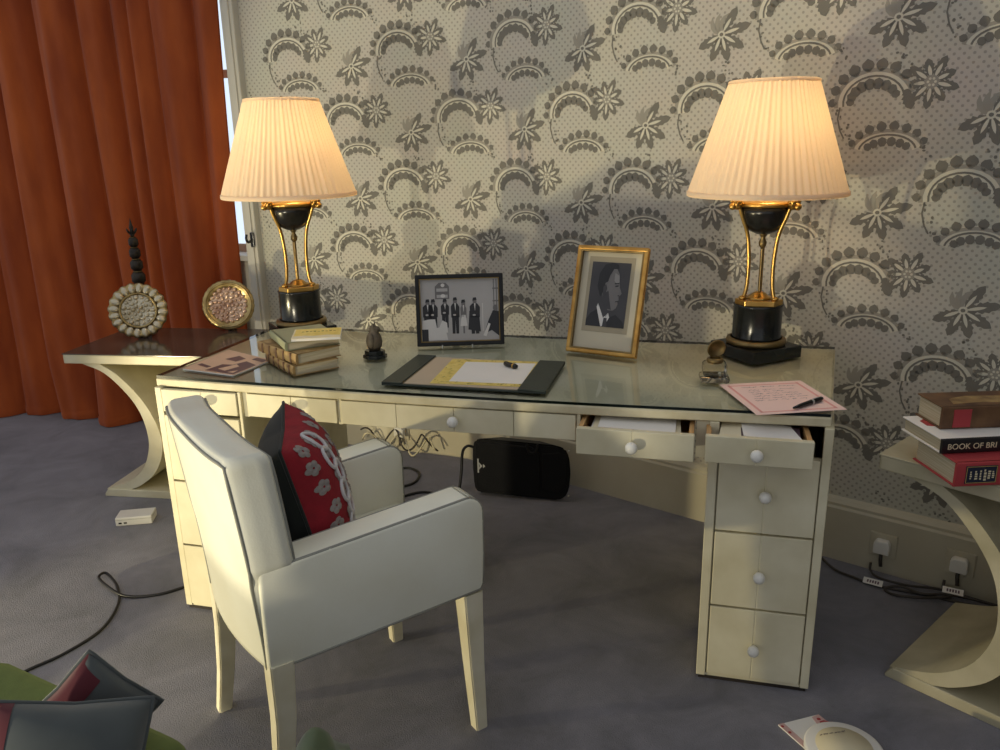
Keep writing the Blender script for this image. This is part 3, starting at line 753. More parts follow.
def group_photo(b):
    W2, H2 = WB - .030, HB - .030; X = lambda u: -W2 / 2 + u * W2; Z = lambda v: .015 + v * H2; Y0 = .0105
    def rect(u0, u1, v0, v1, mi, l): flat(b, [(X(u0), Y0 - l * .0003, Z(v0)), (X(u1), Y0 - l * .0003, Z(v0)), (X(u1), Y0 - l * .0003, Z(v1)), (X(u0), Y0 - l * .0003, Z(v1))], mi)
    def poly(ps, mi, l): flat(b, [(X(u), Y0 - l * .0003, Z(v)) for u, v in ps], mi)
    def oval(u, v, ru, rv, mi, l): poly([(u + ru * math.cos(2 * PI * i / 12), v + rv * math.sin(2 * PI * i / 12)) for i in range(12)], mi, l)
    rect(0, 1, 0, 1, 0, 0); rect(0, 1, 0, .20, 4, 1)
    poly([(.19, .68), (.37, .68), (.37, .88), (.33, .94), (.24, .94), (.19, .88)], 2, 1); rect(.21, .35, .70, .75, 4, 2); rect(.21, .35, .80, .85, 4, 2); oval(.29, .90, .025, .03, 3, 3); oval(.29, .73, .03, .03, 3, 3)
    for u in (.93, .965): rect(u, u + .012, .30, .98, 2, 1)
    rect(.92, 1, .82, .84, 2, 2); rect(.92, 1, .62, .64, 2, 2)
    def man(u, base, top, wd, mi=1, skirt=False):
        h = top - base
        oval(u, top - .06 * 1.1, .026, .052, 2, 4); poly([(u - .028, top - .05), (u - .02, top), (u + .018, top + .005), (u + .028, top - .04)], 1, 5)
        poly([(u - wd, base + h * .45), (u - wd * 1.05, base + h * .76), (u - wd * .5, base + h * .84), (u + wd * .5, base + h * .84), (u + wd * 1.05, base + h * .74), (u + wd, base + h * .45)], mi, 4)
        poly([(u - .008, base + h * .84), (u + .010, base + h * .84), (u + .002, base + h * .62)], 3, 5)
        if skirt: poly([(u - wd * .7, base + h * .55), (u + wd * .7, base + h * .55), (u + wd * 1.25, base + h * .22), (u - wd * 1.25, base + h * .22)], 3, 5); rect(u - .01, u + .012, base, base + h * .22, 2, 4)
        else: poly([(u - wd * .85, base + h * .5), (u + wd * .85, base + h * .5), (u + wd * .8, base), (u + wd * .1, base), (u, base + h * .4), (u - wd * .1, base), (u - wd * .8, base)], mi, 4)
        oval(u - .01, base + h * .52, .02, .015, 0, 6)
    man(.09, .16, .68, .06); man(.16, .16, .68, .055); man(.31, .22, .68, .05); man(.44, .12, .70, .052); man(.545, .12, .66, .036, 2, True); man(.69, .11, .69, .062)
    poly([(.60, .18), (.62, .48), (.74, .48), (.76, .14)], 1, 3)
    poly([(0, .02), (.02, .34), (.10, .36), (.18, .36), (.20, .22), (.30, .24), (.34, .02)], 3, 6); poly([(.22, .20), (.27, .34), (.33, .30), (.34, .14), (.24, .14)], 3, 7); rect(0.01, .09, .0, .20, 1, 7)
    poly([(.80, .10), (.86, .32), (.92, .48), (1, .46), (1, .06), (.9, .16)], 1, 6); oval(.95, .52, .03, .05, 2, 7); poly([(.79, .08), (.86, .28), (.885, .26), (.83, .06)], 3, 7)
    rect(.785, .793, .15, .60, 3, 3)
obj('photograph', (lambda b: (group_photo(b), b)[1])(nb()), [M_photo_bg, M_photo_dk, M_photo_md, M_photo_wh, M_photo_bg], bf, Mb)
for x in (-.062, .038): part('stand_prong', M_silver, bf, lambda b: tube(b, [(x, -.018, -.005), (x, -.016, .006), (x, -.004, .002), (x, .03, -.002), (x, .07, -.005)], .0025, 6))
part('stand_strut', M_black, bf, lambda b: prism(b, [(.040, .13), (.046, .13), (.10, -.006), (.092, -.006)], -.03, -.006, 'YZ'))

Mg = Matrix.Rotation(R(-17), 4, 'X')
gf = thing('photo_frame', 'gold photo frame with a portrait of a man in profile', 'photo frame', (.3145, 2.439, DT + .0068), R(-29.6))
WG, HG = .238, .345
obj('frame_moulding', (lambda b: (frame_rect(b, WG, HG, .016, .022, .005), b)[1])(nb()), M_goldframe, gf, Mg)
obj('inner_moulding', (lambda b: (frame_rect(b, WG - .026, HG - .026, .006, .015, .002, .013), b)[1])(nb()), M_dullgold, gf, Mg)
obj('backing_board', (lambda b: (box(b, -WG / 2 + .005, WG / 2 - .005, .018, .022, .005, HG - .005), b)[1])(nb()), M_brownbook, gf, Mg)
def port_mount(b): box(b, -WG / 2 + .014, WG / 2 - .014, .0155, .0175, .014, HG - .014)
mt = obj('card_mount', (lambda b: (port_mount(b), b)[1])(nb()), M_mount, gf, Mg)
obj('inner_mount', (lambda b: (box(b, -.078, .076, .0148, .0158, .072, .312), b)[1])(nb()), M_mount2, gf, Mg)
def portrait(b):
    W2, H2 = .130, .205; X = lambda u: -W2 / 2 + u * W2 - .001; Z = lambda v: .090 + v * H2; Y0 = .0142
    def poly(ps, mi, l): flat(b, [(X(u), Y0 - l * .0003, Z(v)) for u, v in ps], mi)
    poly([(0, 0), (1, 0), (1, 1), (0, 1)], 3, 0)
    # jacket, collar, tie
    poly([(0, 0), (0, .10), (.10, .20), (.26, .27), (.40, .10), (.55, .14), (.75, .20), (.95, .10), (1, 0)], 0, 2)
    poly([(.24, .30), (.27, .36), (.44, .14), (.56, .22), (.60, .15), (.50, .02), (.40, .0)], 2, 3); poly([(.46, .14), (.54, .14), (.56, .0), (.44, .0)], 3, 4)
    # neck and face in profile, turned right
    poly([(.27, .34), (.30, .52), (.58, .40), (.58, .22), (.50, .15)], 4, 3)
    poly([(.34, .52), (.36, .80), (.50, .90), (.66, .90), (.74, .82), (.76, .70), (.78, .62), (.845, .53), (.80, .49), (.775, .47), (.79, .43), (.76, .40), (.775, .36), (.74, .30), (.66, .26), (.54, .26), (.42, .36)], 1, 4)
    poly([(.36, .50), (.50, .56), (.56, .40), (.62, .27), (.50, .28), (.40, .38)], 4, 5)
    poly([(.62, .84), (.74, .80), (.755, .70), (.70, .66), (.62, .72)], 5, 5)
    poly([(.66, .645), (.74, .655), (.745, .635), (.66, .625)], 0, 6); poly([(.64, .685), (.76, .69), (.75, .675), (.64, .665)], 0, 6); poly([(.70, .405), (.78, .415), (.76, .40), (.71, .39)], 0, 6); poly([(.74, .50), (.80, .50), (.78, .48)], 0, 6)
    # hair and ear
    poly([(.30, .46), (.20, .62), (.22, .82), (.34, .96), (.54, 1.0), (.68, .97), (.70, .91), (.58, .90), (.50, .80), (.46, .70), (.40, .68), (.38, .55)], 0, 6)
    poly([(.36, .50), (.36, .62), (.42, .66), (.46, .60), (.43, .50), (.40, .46)], 4, 7)
obj('portrait_print', (lambda b: (portrait(b), b)[1])(nb()), [M_photo_dk, M_photo_md, M_photo_wh, M_photo_dg, M_photo_dg, mat('photo_light_mid_grey', (150, 146, 142), 0.35, var=0.1)], gf, Mg)
part('easel_strut', M_black, gf, lambda b: prism(b, [(.088, .20), (.094, .20), (.150, -.003), (.142, -.003)], -.025, .035, 'YZ'))

# books on the left of the desk
def book(name, label, loc, rz, w, d, th, cover, pages=M_pages, spine_side='y-', group=None, cov=.003, ribs=0):
    """closed book: w along local x (spine length), d along y; spine at y=0"""
    t = thing(name, label, 'book', loc, rz, group)
    part('page_block', pages, t, lambda b: box(b, .004, w - .004, .004, d - .004, cov, th - cov))
    for z in (0, th - cov): part('cover', cover, t, lambda b: box(b, 0, w, 0, d, z, z + cov, .001, 1))
    def spine(b):
        prof = []
        for i in range(9):
            a = PI * i / 8; prof.append((-.004 * math.sin(a) - .0005, th * (0.5 - 0.5 * math.cos(a))))
        prism(b, prof + [(.004, th), (.004, 0)], 0, w, 'YZ')
    part('spine', cover, t, spine)
    if ribs:
        def rb(b):
            for i in range(ribs):
                x = w * (i + .7) / (ribs + .4); box(b, x - .003, x + .003, -.0075, -.003, th * .06, th * .94, .0015)
        part('spine_band', M_brownbook, t, rb)
    return t
# spines run towards the left back, fore edges / ends towards the camera
bk = desk_pt(.421, .054, DT); BR_ = R(126)
# local x axis from near corner to the left far corner; spine faces left front
gb = 'old books stacked on the desk'
book('book', 'tan leather bound book, bottom of the stack on the desk', (-.605, 2.290, DT), R(125), .215, -.150, .040, M_tanbook, group=gb, ribs=4) if False else None
def stack_book(label, near, far, depth, z, th, cover, ribs=0, group=gb):
    """spine runs from near to far (world xy); the book lies to the right of that line"""
    a, b = Vector(near), Vector(far); L_ = (b - a).length; ang = math.atan2(b.y - a.y, b.x - a.x)
    t = thing('book', label, 'book', (a.x, a.y, z), ang, group); w, d = L_, depth; cov = .0028
    part('page_block', M_pages, t, lambda bm: box(bm, .003, w - .003, -d + .003, -.003, cov, th - cov))
    for zz in (0, th - cov): part('cover', cover, t, lambda bm: box(bm, 0, w, -d, 0, zz, zz + cov, .0008, 1))
    def spine(bm):
        prof = [(.005 * math.sin(PI * i / 8), th * (.5 - .5 * math.cos(PI * i / 8))) for i in range(9)]
        prism(bm, prof + [(-.004, th), (-.004, 0)], 0, w, 'YZ')
    part('spine', cover, t, spine)
    for i in range(ribs):
        x = w * (i + .7) / (ribs + .4); part('spine_band', M_brownbook, t, lambda bm: box(bm, x - .004, x + .004, .002, .0072, th * .05, th * .95, .001, 1))
    return t
stack_book('old tan leather book with ribbed spine, lowest of the desk stack', (-.612, 2.292), (-.742, 2.470), .145, DT, .032, M_tanbook, 5)
stack_book('old tan leather book with ribbed spine, second of the desk stack', (-.602, 2.300), (-.765, 2.478), .150, DT + .0325, .034, M_tanbook, 5)
stack_book('grey green cloth book lying on the two tan books', (-.640, 2.335), (-.735, 2.515), .165, DT + .067, .026, M_greenbook)
yb = thing('booklet', 'small yellow and white booklet on top of the desk books', 'booklet', (-.622, 2.345, DT + .0935), R(8))
part('booklet_pages', M_paper, yb, lambda b: box(b, -.004, .142, 0, .125, 0, .008, .0008, 1))
part('booklet_cover', M_cream_paper, yb, lambda b: box(b, -.005, .142, -.001, .126, .008, .0092))
part('yellow_print', M_yellow, yb, lambda b: prism(b, [(.0, .030), (.03, .036), (.06, .026), (.10, .034), (.14, .024), (.14, .124), (.0, .124)], .0092, .0096))
part('title_print', M_olive_ink, yb, lambda b: [box(b, .02 + .012 * i, .028 + .012 * i, .080, .086 + .006 * (i % 2), .0096, .0099) for i in range(9)])
# magazine
mg = thing('magazine', 'illustrated magazine lying at the left front corner of the desk', 'magazine', desk_pt(0, 0, DT), DA)
mq = [(.036, .062), (.236, .024), (.262, .205), (.045, .300)]
part('magazine_pages', M_paper, mg, lambda b: prism(b, mq, 0, .0035))
def mbil(u, v, z): 
    a, b_, c, d = [Vector(q) for q in mq]; p = a * (1 - u) * (1 - v) + b_ * u * (1 - v) + c * u * v + d * (1 - u) * v; return (p.x, p.y, z)
part('magazine_cover', M_mag1, mg, lambda b: flat(b, [mbil(0, 0, .0037), mbil(1, 0, .0037), mbil(1, 1, .0037), mbil(0, 1, .0037)]))
def magpic(b):
    flat(b, [mbil(u, v, .0040) for u, v in ((.40, .05), (.97, .04), (.97, .62), (.70, .70), (.62, .45), (.45, .40))])
    flat(b, [mbil(u, v, .0040) for u, v in ((.30, .62), (.55, .60), (.60, .80), (.40, .86))]); flat(b, [mbil(u, v, .0040) for u, v in ((.70, .82), (.95, .80), (.95, .95), (.72, .95))])
    flat(b, [mbil(u, v, .0040) for u, v in ((.08, .22), (.34, .16), (.36, .24), (.10, .30))])
part('magazine_picture', M_mag2, mg, magpic)
part('magazine_highlight', M_mag1, mg, lambda b: (flat(b, [mbil(u, v, .0043) for u, v in ((.55, .18), (.72, .14), (.78, .42), (.66, .50))]), flat(b, [mbil(u, v, .0043) for u, v in ((.80, .10), (.92, .10), (.90, .25))])))

# ================================================================== ARMCHAIR
CH = Matrix.Translation((-.422, 1.788, 0)) @ Matrix.Rotation(R(34), 4, 'Z')
ch = thing('armchair', 'cream leather armchair with grey piping pulled up to the desk', 'armchair', (-.422, 1.788, 0), R(34))
def leg_loft(b, pts):
    """pts: (x, y, z, half) square sections"""
    t = bmesh.new(); rings = []
    for x, y, z, h in pts: rings.append([t.verts.new((x + sx * h, y + sy * h, z)) for sx, sy in ((-1, -1), (1, -1), (1, 1), (-1, 1))])
    for A, B in zip(rings, rings[1:]):
        for k in range(4): t.faces.new((A[k], A[(k + 1) % 4], B[(k + 1) % 4], B[k]))
    t.faces.new(rings[0][::-1]); t.faces.new(rings[-1]); bmesh.ops.recalc_face_normals(t, faces=t.faces[:])
    bmesh.ops.bevel(t, geom=[e for e in t.edges if abs((e.verts[0].co - e.verts[1].co).normalized().z) > .7], offset=.003, segments=2, affect='EDGES')
    merge(b, t)
YFR, YBK = .252, .240
for s in (-1, 1):
    part('front_leg', M_legpaint, ch, lambda b: leg_loft(b, [(.262, s * (YFR - .018), 0, .0165), (.255, s * (YFR - .024), .20, .021), (.250, s * (YFR - .028), .40, .0265)]))
    part('back_leg', M_legpaint, ch, lambda b: leg_loft(b, [(-.262, s * (YBK - .012), 0, .017), (-.245, s * (YBK - .016), .12, .019), (-.232, s * (YBK - .02), .26, .023), (-.228, s * (YBK - .022), .40, .0265)]))
ARMZ = .655
def arm_profile():
    p = [(-.255, .385), (.270, .402), (.279, .42), (.283, .50), (.284, .585)]
    for i in range(7): a = R(90 * i / 6); p.append((.284 - .045 + .045 * math.cos(a), ARMZ - .045 + .045 * math.sin(a) + .002))
    p += [(.12, ARMZ - .006), (-.10, ARMZ - .020), (-.255, ARMZ - .030)]
    return p
for s in (-1, 1):
    a = math.atan2(YFR - YBK, .53)
    Ma = Matrix.Translation((.284, s * YFR, 0)) @ Matrix.Rotation(s * a, 4, 'Z') @ Matrix.Translation((-.284, 0, 0))
    y0, y1 = (0, -.088) if s > 0 else (0, .088)
    arm = part('arm', M_leather, ch, lambda b: prism(b, arm_profile(), min(y0, y1), max(y0, y1), 'XZ', bev=.009, seg=3, M=Ma, smooth=True))
    def pipe(b):
        pr = arm_profile()[2:]
        for yy in ((-.006, -.082) if s > 0 else (.006, .082)):
            oy = .004 if (abs(yy) < .02) == (s > 0) else -.004
            tube(b, catmull([(x * 0.995, yy, z - .003) for x, z in pr], 2), .0036, 6, M=Ma)
        tube(b, [( -.25, (.0 if s > 0 else 0), .392), (.272, 0, .408)], .003, 6, M=Ma)
    part('arm_piping', M_piping, arm, pipe)
def seat(b):
    t = bmesh.new()
    prism(b, [(-.22, -.15), (.275, -.178), (.275, .178), (-.22, .15)], .392, .485, bev=.022, seg=3, smooth=True)
part('seat', M_leather, ch, seat)
# back: slightly wrapped, raked, rounded at the top
BZ0, BZ1 = .385, .895
def back_surf(side):
    def f(u, v):
        y = (u * 2 - 1); z = BZ0 + (BZ1 - BZ0) * v
        k = max(0.0, (v - .955) / .045); e = max(0.0, (abs(y) - .95) / .05)
        th = .046 * math.sqrt(max(0, 1 - k * k * .45)) * math.sqrt(max(0, 1 - e * e * .45))
        camel = .018 * (math.cos(PI * y) * .5 - .5) * v
        cx = -.205 - .045 * v ** 1.35 - .026 * (1 - y * y)
        lo = min(1.0, max(0.0, (z - .60) / .04)); wd = YBK - .016 * (1 - lo * lo * (3 - 2 * lo)) + .006 * v - .010 * k * k
        return (cx + side * th + (.014 * math.sin(PI * v) * (1 - y * y) if side > 0 else 0), y * wd, z + camel * .8)
    return f
def backm(b):
    grid(b, back_surf(1), 60, 60); grid(b, back_surf(-1), 60, 60)
    f1, f2 = back_surf(1), back_surf(-1)
    for u in (0, 1): grid(b, lambda p, q: Vector(f1(u, q)).lerp(Vector(f2(u, q)), p), 3, 60)
    for v in (0, 1): grid(b, lambda p, q: Vector(f1(q, v)).lerp(Vector(f2(q, v)), p), 3, 60)
bm = nb(); backm(bm); back = obj('backrest', bm, M_leather, ch, weld=True)
for p in back.data.polygons: p.use_smooth = True
def bpipe(b):
    for side, o in ((-1, -.001), (1, .001)):
        f = back_surf(side); pts = [f(.018, .97 * v / 12) for v in range(0, 13)] + [f(.018 + .964 * i / 24, .975) for i in range(1, 24)] + [f(.982, .97 * v / 12) for v in range(12, -1, -1)]
        tube(b, [(p[0] + o, p[1], p[2]) for p in pts], .0036, 6)
part('back_piping', M_piping, back, bpipe)

# cushion in the chair
def cushion_fn(W, H, T, flat_k=0.35):
    def f(u, v, side):
        x, y = u * 2 - 1, v * 2 - 1
        pinch = 1 - .10 * (1 - x * x) * abs(y) ** 3 * 0 
        px = x * (1 - .07 * (1 - abs(y)) ** 1.0 * abs(x) ** 6 * 1.0); py = y * (1 - .07 * (1 - abs(x)) * abs(y) ** 6)
        h = T * (max(0, 1 - abs(x) ** 2.6) * max(0, 1 - abs(y) ** 2.6)) ** .48
        return Vector((side * h, px * W / 2, py * H / 2))
    return f
cf = cushion_fn(.36, .345, .100)
cu = thing('scatter_cushion', 'dark green backed cushion with crimson embroidered front standing in the armchair', 'cushion', (-.478, 1.782, .660), R(13))
MC = Matrix.Rotation(R(-13), 4, 'Y')
def cside(side, name, m):
    bm = nb(); grid(bm, lambda u, v: cf(u, v, side), 26, 26); return obj(name, bm, m, cu, MC)
cside(-1, 'cushion_back', M_cush_back)
cfront = cside(1, 'cushion_front', M_cush_red)
def on_front(u, v, lift=.003): p = cf(u, v, 1); return Vector((p.x + lift, p.y, p.z))
rn = random.Random(11)
for i in range(6):
    for j in range(7):
        cx, cy = .10 + .16 * i + rn.uniform(-.025, .025), .08 + .14 * j + rn.uniform(-.02, .02); ph = rn.uniform(0, 6)
        bm = nb()
        for k in range(5):
            a = ph + k * 2 * PI / 5; pu, pv = cx + .030 * math.cos(a), cy + .030 * math.sin(a)
            rim = [on_front(min(.985, max(.015, pu + .024 * math.cos(q * PI / 5))), min(.985, max(.015, pv + .024 * math.sin(q * PI / 5))), .0012) for q in range(10)]
            mid = on_front(min(.985, max(.015, pu)), min(.985, max(.015, pv)), .0045)
            for q in range(10): flat(bm, [rim[q], rim[(q + 1) % 10], mid])
        obj('embroidered_flower', bm, M_embroid, cu, MC, weld=True)
for j in range(7):
    cx, cy = .30 + .022 * (-1) ** j, .12 + .128 * j; bm = nb()
    tube(bm, [on_front(cx + .062 * math.cos(2 * PI * k / 18), cy + .080 * math.sin(2 * PI * k / 18), .003) for k in range(18)], .0045, 6, closed=True)
    obj('embroidered_link', bm, M_embroid_w, cu, MC)
pg = nb(); tube(pg, [cf(u, v, 1) for u, v in [(i / 20, 0) for i in range(20)] + [(1, i / 20) for i in range(20)] + [(1 - i / 20, 1) for i in range(20)] + [(0, 1 - i / 20) for i in range(20)]], .004, 6, closed=True)
obj('seam', pg, M_cush_back, cu, MC)

# ================================================================== SIDE TABLES
def side_table(label, loc, rz, width, depth, top_m, front_m, z_top=.645):
    """scrolled hourglass table: local x along the front, y to the back, origin at the left front corner"""
    t = thing('side_table', label, 'side table', loc, rz, 'pair of hourglass side tables')
    part('table_top', front_m, t, lambda b: prism(b, [(0, .004), (.004, 0), (width - .004, 0), (width, .004), (width, depth), (0, depth)], z_top - .043, z_top - .004, bev=.004))
    part('top_surface', top_m, t, lambda b: box(b, -.002, width + .002, -.002, depth + .002, z_top - .004, z_top, .0015, 1))
    c = width / 2
    outer = [(.075, z_top - .045), (.17, .560), (.255, .475), (.305, .390), (.325, .290), (.315, .21), (.275, .13), (.20, .070), (.09, .032)]
    inner = [(.155, z_top - .045), (.225, .555), (.305, .470), (.360, .375), (.385, .275), (.372, .19), (.325, .11), (.255, .055), (.20, .032)]
    o2 = [(p.x, p.z) for p in catmull([(x, 0, z) for x, z in outer], 5)]; i2 = [(p.x, p.z) for p in catmull([(x, 0, z) for x, z in inner], 5)]
    for sgn in (1, -1):
        X = (lambda x: x) if sgn > 0 else (lambda x: width - x)
        def curve(b):
            for k in range(len(o2) - 1):
                prism(b, [(X(o2[k][0]), o2[k][1]), (X(o2[k + 1][0]), o2[k + 1][1]), (X(i2[k + 1][0]), i2[k + 1][1]), (X(i2[k][0]), i2[k][1])], .012, depth - .012, 'XZ')
        bm = nb(); curve(bm); obj('curved_leg', bm, front_m, t, weld=True)
    part('waist_block', front_m, t, lambda b: box(b, .33, width - .33, .03, depth - .03, .22, .36))
    part('foot_plate', front_m, t, lambda b: prism(b, [(.082, 0), (width - .082, 0), (width - .082, .010), (width - .10, .034), (.10, .034), (.082, .010)], .006, depth - .006, 'XZ', bev=.002, seg=1))
    return t
M_table_dk = mat('brownish_lacquer_top', (92, 78, 66), 0.14, scale=5, rgb2=(70, 58, 50))
side_table('cream hourglass side table with dark glossy top before the orange curtain', (-1.822, 3.232, 0), R(-9), .84, .485, M_table_dk, M_parch)
side_table('cream hourglass side table carrying a stack of books at the right edge', (.998, 1.962, 0), R(-49), .84, .49, M_parch_shaded, M_parch_shaded)

# shell dishes and the dark finial on the left table
def shell_dish(label, loc, rz, tilt, rad, m, petals, scallop):
    t = thing('shell_dish', label, 'dish', loc, rz)
    Mt = Matrix.Translation((0, 0, rad * math.cos(R(tilt)) + .004)) @ Matrix.Rotation(R(90 - tilt), 4, 'X')
    sc = lambda a, k: 1 + scallop * (abs(math.sin(petals * a / 2)) - .5) * (1 if k in (2, 3, 4) else .0)
    obj('dish_body', (lambda b: (lathe(b, [(0, -.012), (rad * .6, -.010), (rad * .92, .0), (rad, .008), (rad * .95, .014), (rad * .68, .010), (rad * .66, .004), (0, .002)], 120, rf=sc), b)[1])(nb()), M_pearl_rim, t, Mt)
    smooth_rim = scallop < .03; cr = .82 if smooth_rim else .57
    for i in range(0 if smooth_rim else petals):
        a = 2 * PI * (i + .5) / petals
        Mi = Mt @ Matrix.Rotation(a, 4, 'Z')
        obj('rim_petal', (lambda b: (ball(b, (rad * .82, 0, .010), rad * .155, sc=(1.25, .80 * 20 / petals, .34), u=10, v=8), b)[1])(nb()), m, t, Mi)
    obj('centre_ring', (lambda b: (lathe(b, [(rad * (cr + .03), .008), (rad * (cr + .09), .016), (rad * (cr + .05), .020), (rad * cr, .012)], 60), b)[1])(nb()), M_pearl_rim, t, Mt)
    rn = random.Random(int(rad * 1e4) + petals); bm = nb(); lathe(bm, [(0, .010), (rad * (cr + .01), .009)], 40)
    for ring, nn in ((.0, 1), (.17, 6), (.33, 11), (.49, 15), (.66, 20))[:5 if smooth_rim else 4]:
        for i in range(nn):
            a = 2 * PI * i / nn + ring * 5; ball(bm, (rad * ring * math.cos(a), rad * ring * math.sin(a), .011), rad * .095, sc=(rn.uniform(.6, 1.15), rn.uniform(.6, 1.15), rn.uniform(.3, .8)), u=8, v=6)
    obj('centre_relief', bm, m, t, Mt)
    obj('easel_back', (lambda b: (prism(b, [(.012, .02), (.018, .02), (.070, -rad - .002), (.058, -rad - .002)], -.02, .02, 'YZ'), b)[1])(nb()), M_bronze, t, Matrix.Translation((0, 0, rad + .006)))
    return t
shell_dish('round silvery shell dish with petal rim standing left on the side table', (-1.600, 3.500, .6455), R(22), 12, .120, M_pearl, 20, .05)
shell_dish('round pinkish shell dish standing right on the side table', (-1.238, 3.620, .6455), R(14), 14, .114, M_pinkpearl, 28, .025)
fn = thing('carved_finial', 'dark segmented finial rising behind the petal rimmed shell dish', 'ornament', (-1.640, 3.640, .6455), 0)
part('finial_base', M_bronze, fn, lambda b: lathe(b, [(0, 0), (.05, 0), (.05, .012), (.02, .03), (.015, .10), (.015, .20), (.02, .215), (0, .216)], 20))
zz = .215
for r, h in ((.030, .062), (.027, .056), (.024, .052), (.021, .046)):
    part('finial_segment', M_bronze, fn, lambda b: lathe(b, [(0, zz), (r * .6, zz), (r, zz + h * .25), (r, zz + h * .7), (r * .65, zz + h * .95), (0, zz + h * .96)], 18))
    part('gilt_ring', M_dullgold, fn, lambda b: lathe(b, [(r * .6, zz + h * .94), (r * .68, zz + h * .97), (r * .6, zz + h)], 16)); zz += h
def fleur(b):
    lathe(b, [(.006, zz), (.012, zz + .012), (.007, zz + .03), (.010, zz + .04), (.005, zz + .06), (0, zz + .085)], 12)
    for k in range(6):
        a = k * PI / 3; tube(b, catmull([(0, 0, zz + .01), (.016 * math.cos(a), .016 * math.sin(a), zz + .022), (.024 * math.cos(a), .024 * math.sin(a), zz + .038)], 3), [.005, .005, .005, .0045, .004, .003, .001], 6)
part('finial_top', M_bronze, fn, fleur)

# books on the right table: spines towards the camera, along world x
def text_mesh(name, body, size, m, parent, M, ext=.0003, align='LEFT'):
    c = bpy.data.curves.new(name, 'FONT'); c.body = body; c.size = size; c.extrude = ext; c.align_x = align; c.align_y = 'CENTER'
    o = bpy.data.objects.new(name, c); C.objects.link(o); bpy.context.view_layer.update()
    me = bpy.data.meshes.new_from_object(o.evaluated_get(bpy.context.evaluated_depsgraph_get())); me.name = name
    bpy.data.objects.remove(o); bpy.data.curves.remove(c)
    me.materials.clear(); me.materials.append(m); n = bpy.data.objects.new(name, me); C.objects.link(n); n.parent = parent; n.matrix_local = M; return n
def shelf_book(label, loc, rz, w, d, th, cover, spine_m, top_m=None):
    t = thing('book', label, 'book', loc, rz, 'books stacked on the right side table'); cov = .0035
    part('page_block', M_pages, t, lambda b: box(b, .006, w - .006, .004, d - .006, cov, th - cov))
    part('cover', cover, t, lambda b: box(b, 0, w, 0, d, 0, cov, .001, 1)); part('cover', top_m or cover, t, lambda b: box(b, 0, w, 0, d, th - cov, th, .001, 1))
    def spine(b):
        prof = [(-.006 * math.sin(PI * i / 8) ** .6, th * (.5 - .5 * math.cos(PI * i / 8))) for i in range(9)]
        prism(b, prof + [(.004, th), (.004, 0)], 0, w, 'YZ')
    part('spine', spine_m, t, spine); return t
Mfront = Matrix.Rotation(R(90), 4, 'X')
rb = shelf_book('thick red cloth book with navy spine label, lowest of its stack', (1.072, 1.745, .6455), R(3), .25, .175, .062, M_redbook, M_redbook)
part('spine_label', M_navy, rb, lambda b: box(b, .022, .098, -.0075, -.005, .010, .054))
def scrawl(b):
    rn = random.Random(4)
    for i, x in enumerate((.032, .044, .056, .066, .076, .086)):
        h = rn.uniform(.018, .032)
        for k in range(4): box(b, x, x + rn.uniform(.003, .007), -.0080, -.0075, .032 - h / 2 + k * h / 4, .032 - h / 2 + k * h / 4 + h / 6)
part('label_lettering', M_cream_text, rb, scrawl)
part('label_border', M_goldtext, rb, lambda b: [box(b, *q, -.0080, -.0075, *z) for q, z in (((.023, .097), (.011, .0122)), ((.023, .097), (.0518, .053)), ((.023, .0242), (.011, .053)), ((.0958, .097), (.011, .053)))])
b2 = shelf_book('book in black and white jacket lettered BOOK OF BRI on the spine', (1.062, 1.800, .708), R(4), .25, .170, .037, M_paper, M_blackcover, M_paper)
text_mesh('spine_title', 'BOOK OF BRI', .0205, M_cream_text, b2, Matrix.Translation((.012, -.0065, .0185)) @ Mfront)
part('jacket_picture', M_floral_red, b2, lambda b: prism(b, [(.02, .095), (.045, .085), (.07, .10), (.075, .13), (.05, .15), (.022, .13)], .0371, .0375))
b3 = shelf_book('worn brown leather book lying on top of the right stack', (1.092, 1.868, .7455), R(2), .25, .115, .058, M_brownbook, M_brownbook)
part('spine_label', M_redbook, b3, lambda b: box(b, .028, .072, -.0072, -.005, .006, .052))
part('cover_stain', M_tanbook, b3, lambda b: prism(b, [(.04, .02), (.12, .03), (.22, .015), (.24, .07), (.10, .08), (.05, .06)], .0581, .0584))

# ================================================================== FLOOR THINGS
sp = thing('loudspeaker', 'black portable loudspeaker lying on its side under the desk', 'speaker', (.075, 3.105, 0), R(-14))
def spk(b):
    pts = []
    for x, z, r in ((-.205, .008, .03), (.215, .008, .05), (.215, .262, .05), (-.205, .262, .03)):
        pass
    prof = [(-.200, .022), (-.185, .010), (.165, .004), (.195, .020), (.212, .060), (.218, .135), (.212, .205), (.195, .240), (.160, .252), (-.165, .262), (-.195, .252), (-.206, .230), (-.210, .135), (-.206, .05)]
    t = bmesh.new(); v0 = [t.verts.new((x, 0, z)) for x, z in prof]; v1 = [t.verts.new((-.06 + (x + .06) * .55, .155, .02 + (z - .02) * .8 if z > .1 else z)) for x, z in prof]
    t.faces.new(v0); t.faces.new(v1[::-1])
    for k in range(len(prof)): t.faces.new((v0[k], v1[k], v1[(k + 1) % len(prof)], v0[(k + 1) % len(prof)]))
    bmesh.ops.recalc_face_normals(t, faces=t.faces[:]); bmesh.ops.bevel(t, geom=t.edges[:], offset=.008, segments=2, affect='EDGES'); merge(b, t)
part('cabinet', M_speaker, sp, spk)
part('grille', M_grille, sp, lambda b: prism(b, [(-.190, .026), (.05, .022), (.085, .05), (.085, .215), (.05, .240), (-.185, .246)], -.008, .004, 'XZ', bev=.004, smooth=False))
part('horn', M_speaker, sp, lambda b: prism(b, [(.095, .055), (.170, .040), (.195, .075), (.200, .135), (.195, .195), (.170, .222), (.095, .212)], -.004, .004, 'XZ', bev=.003))
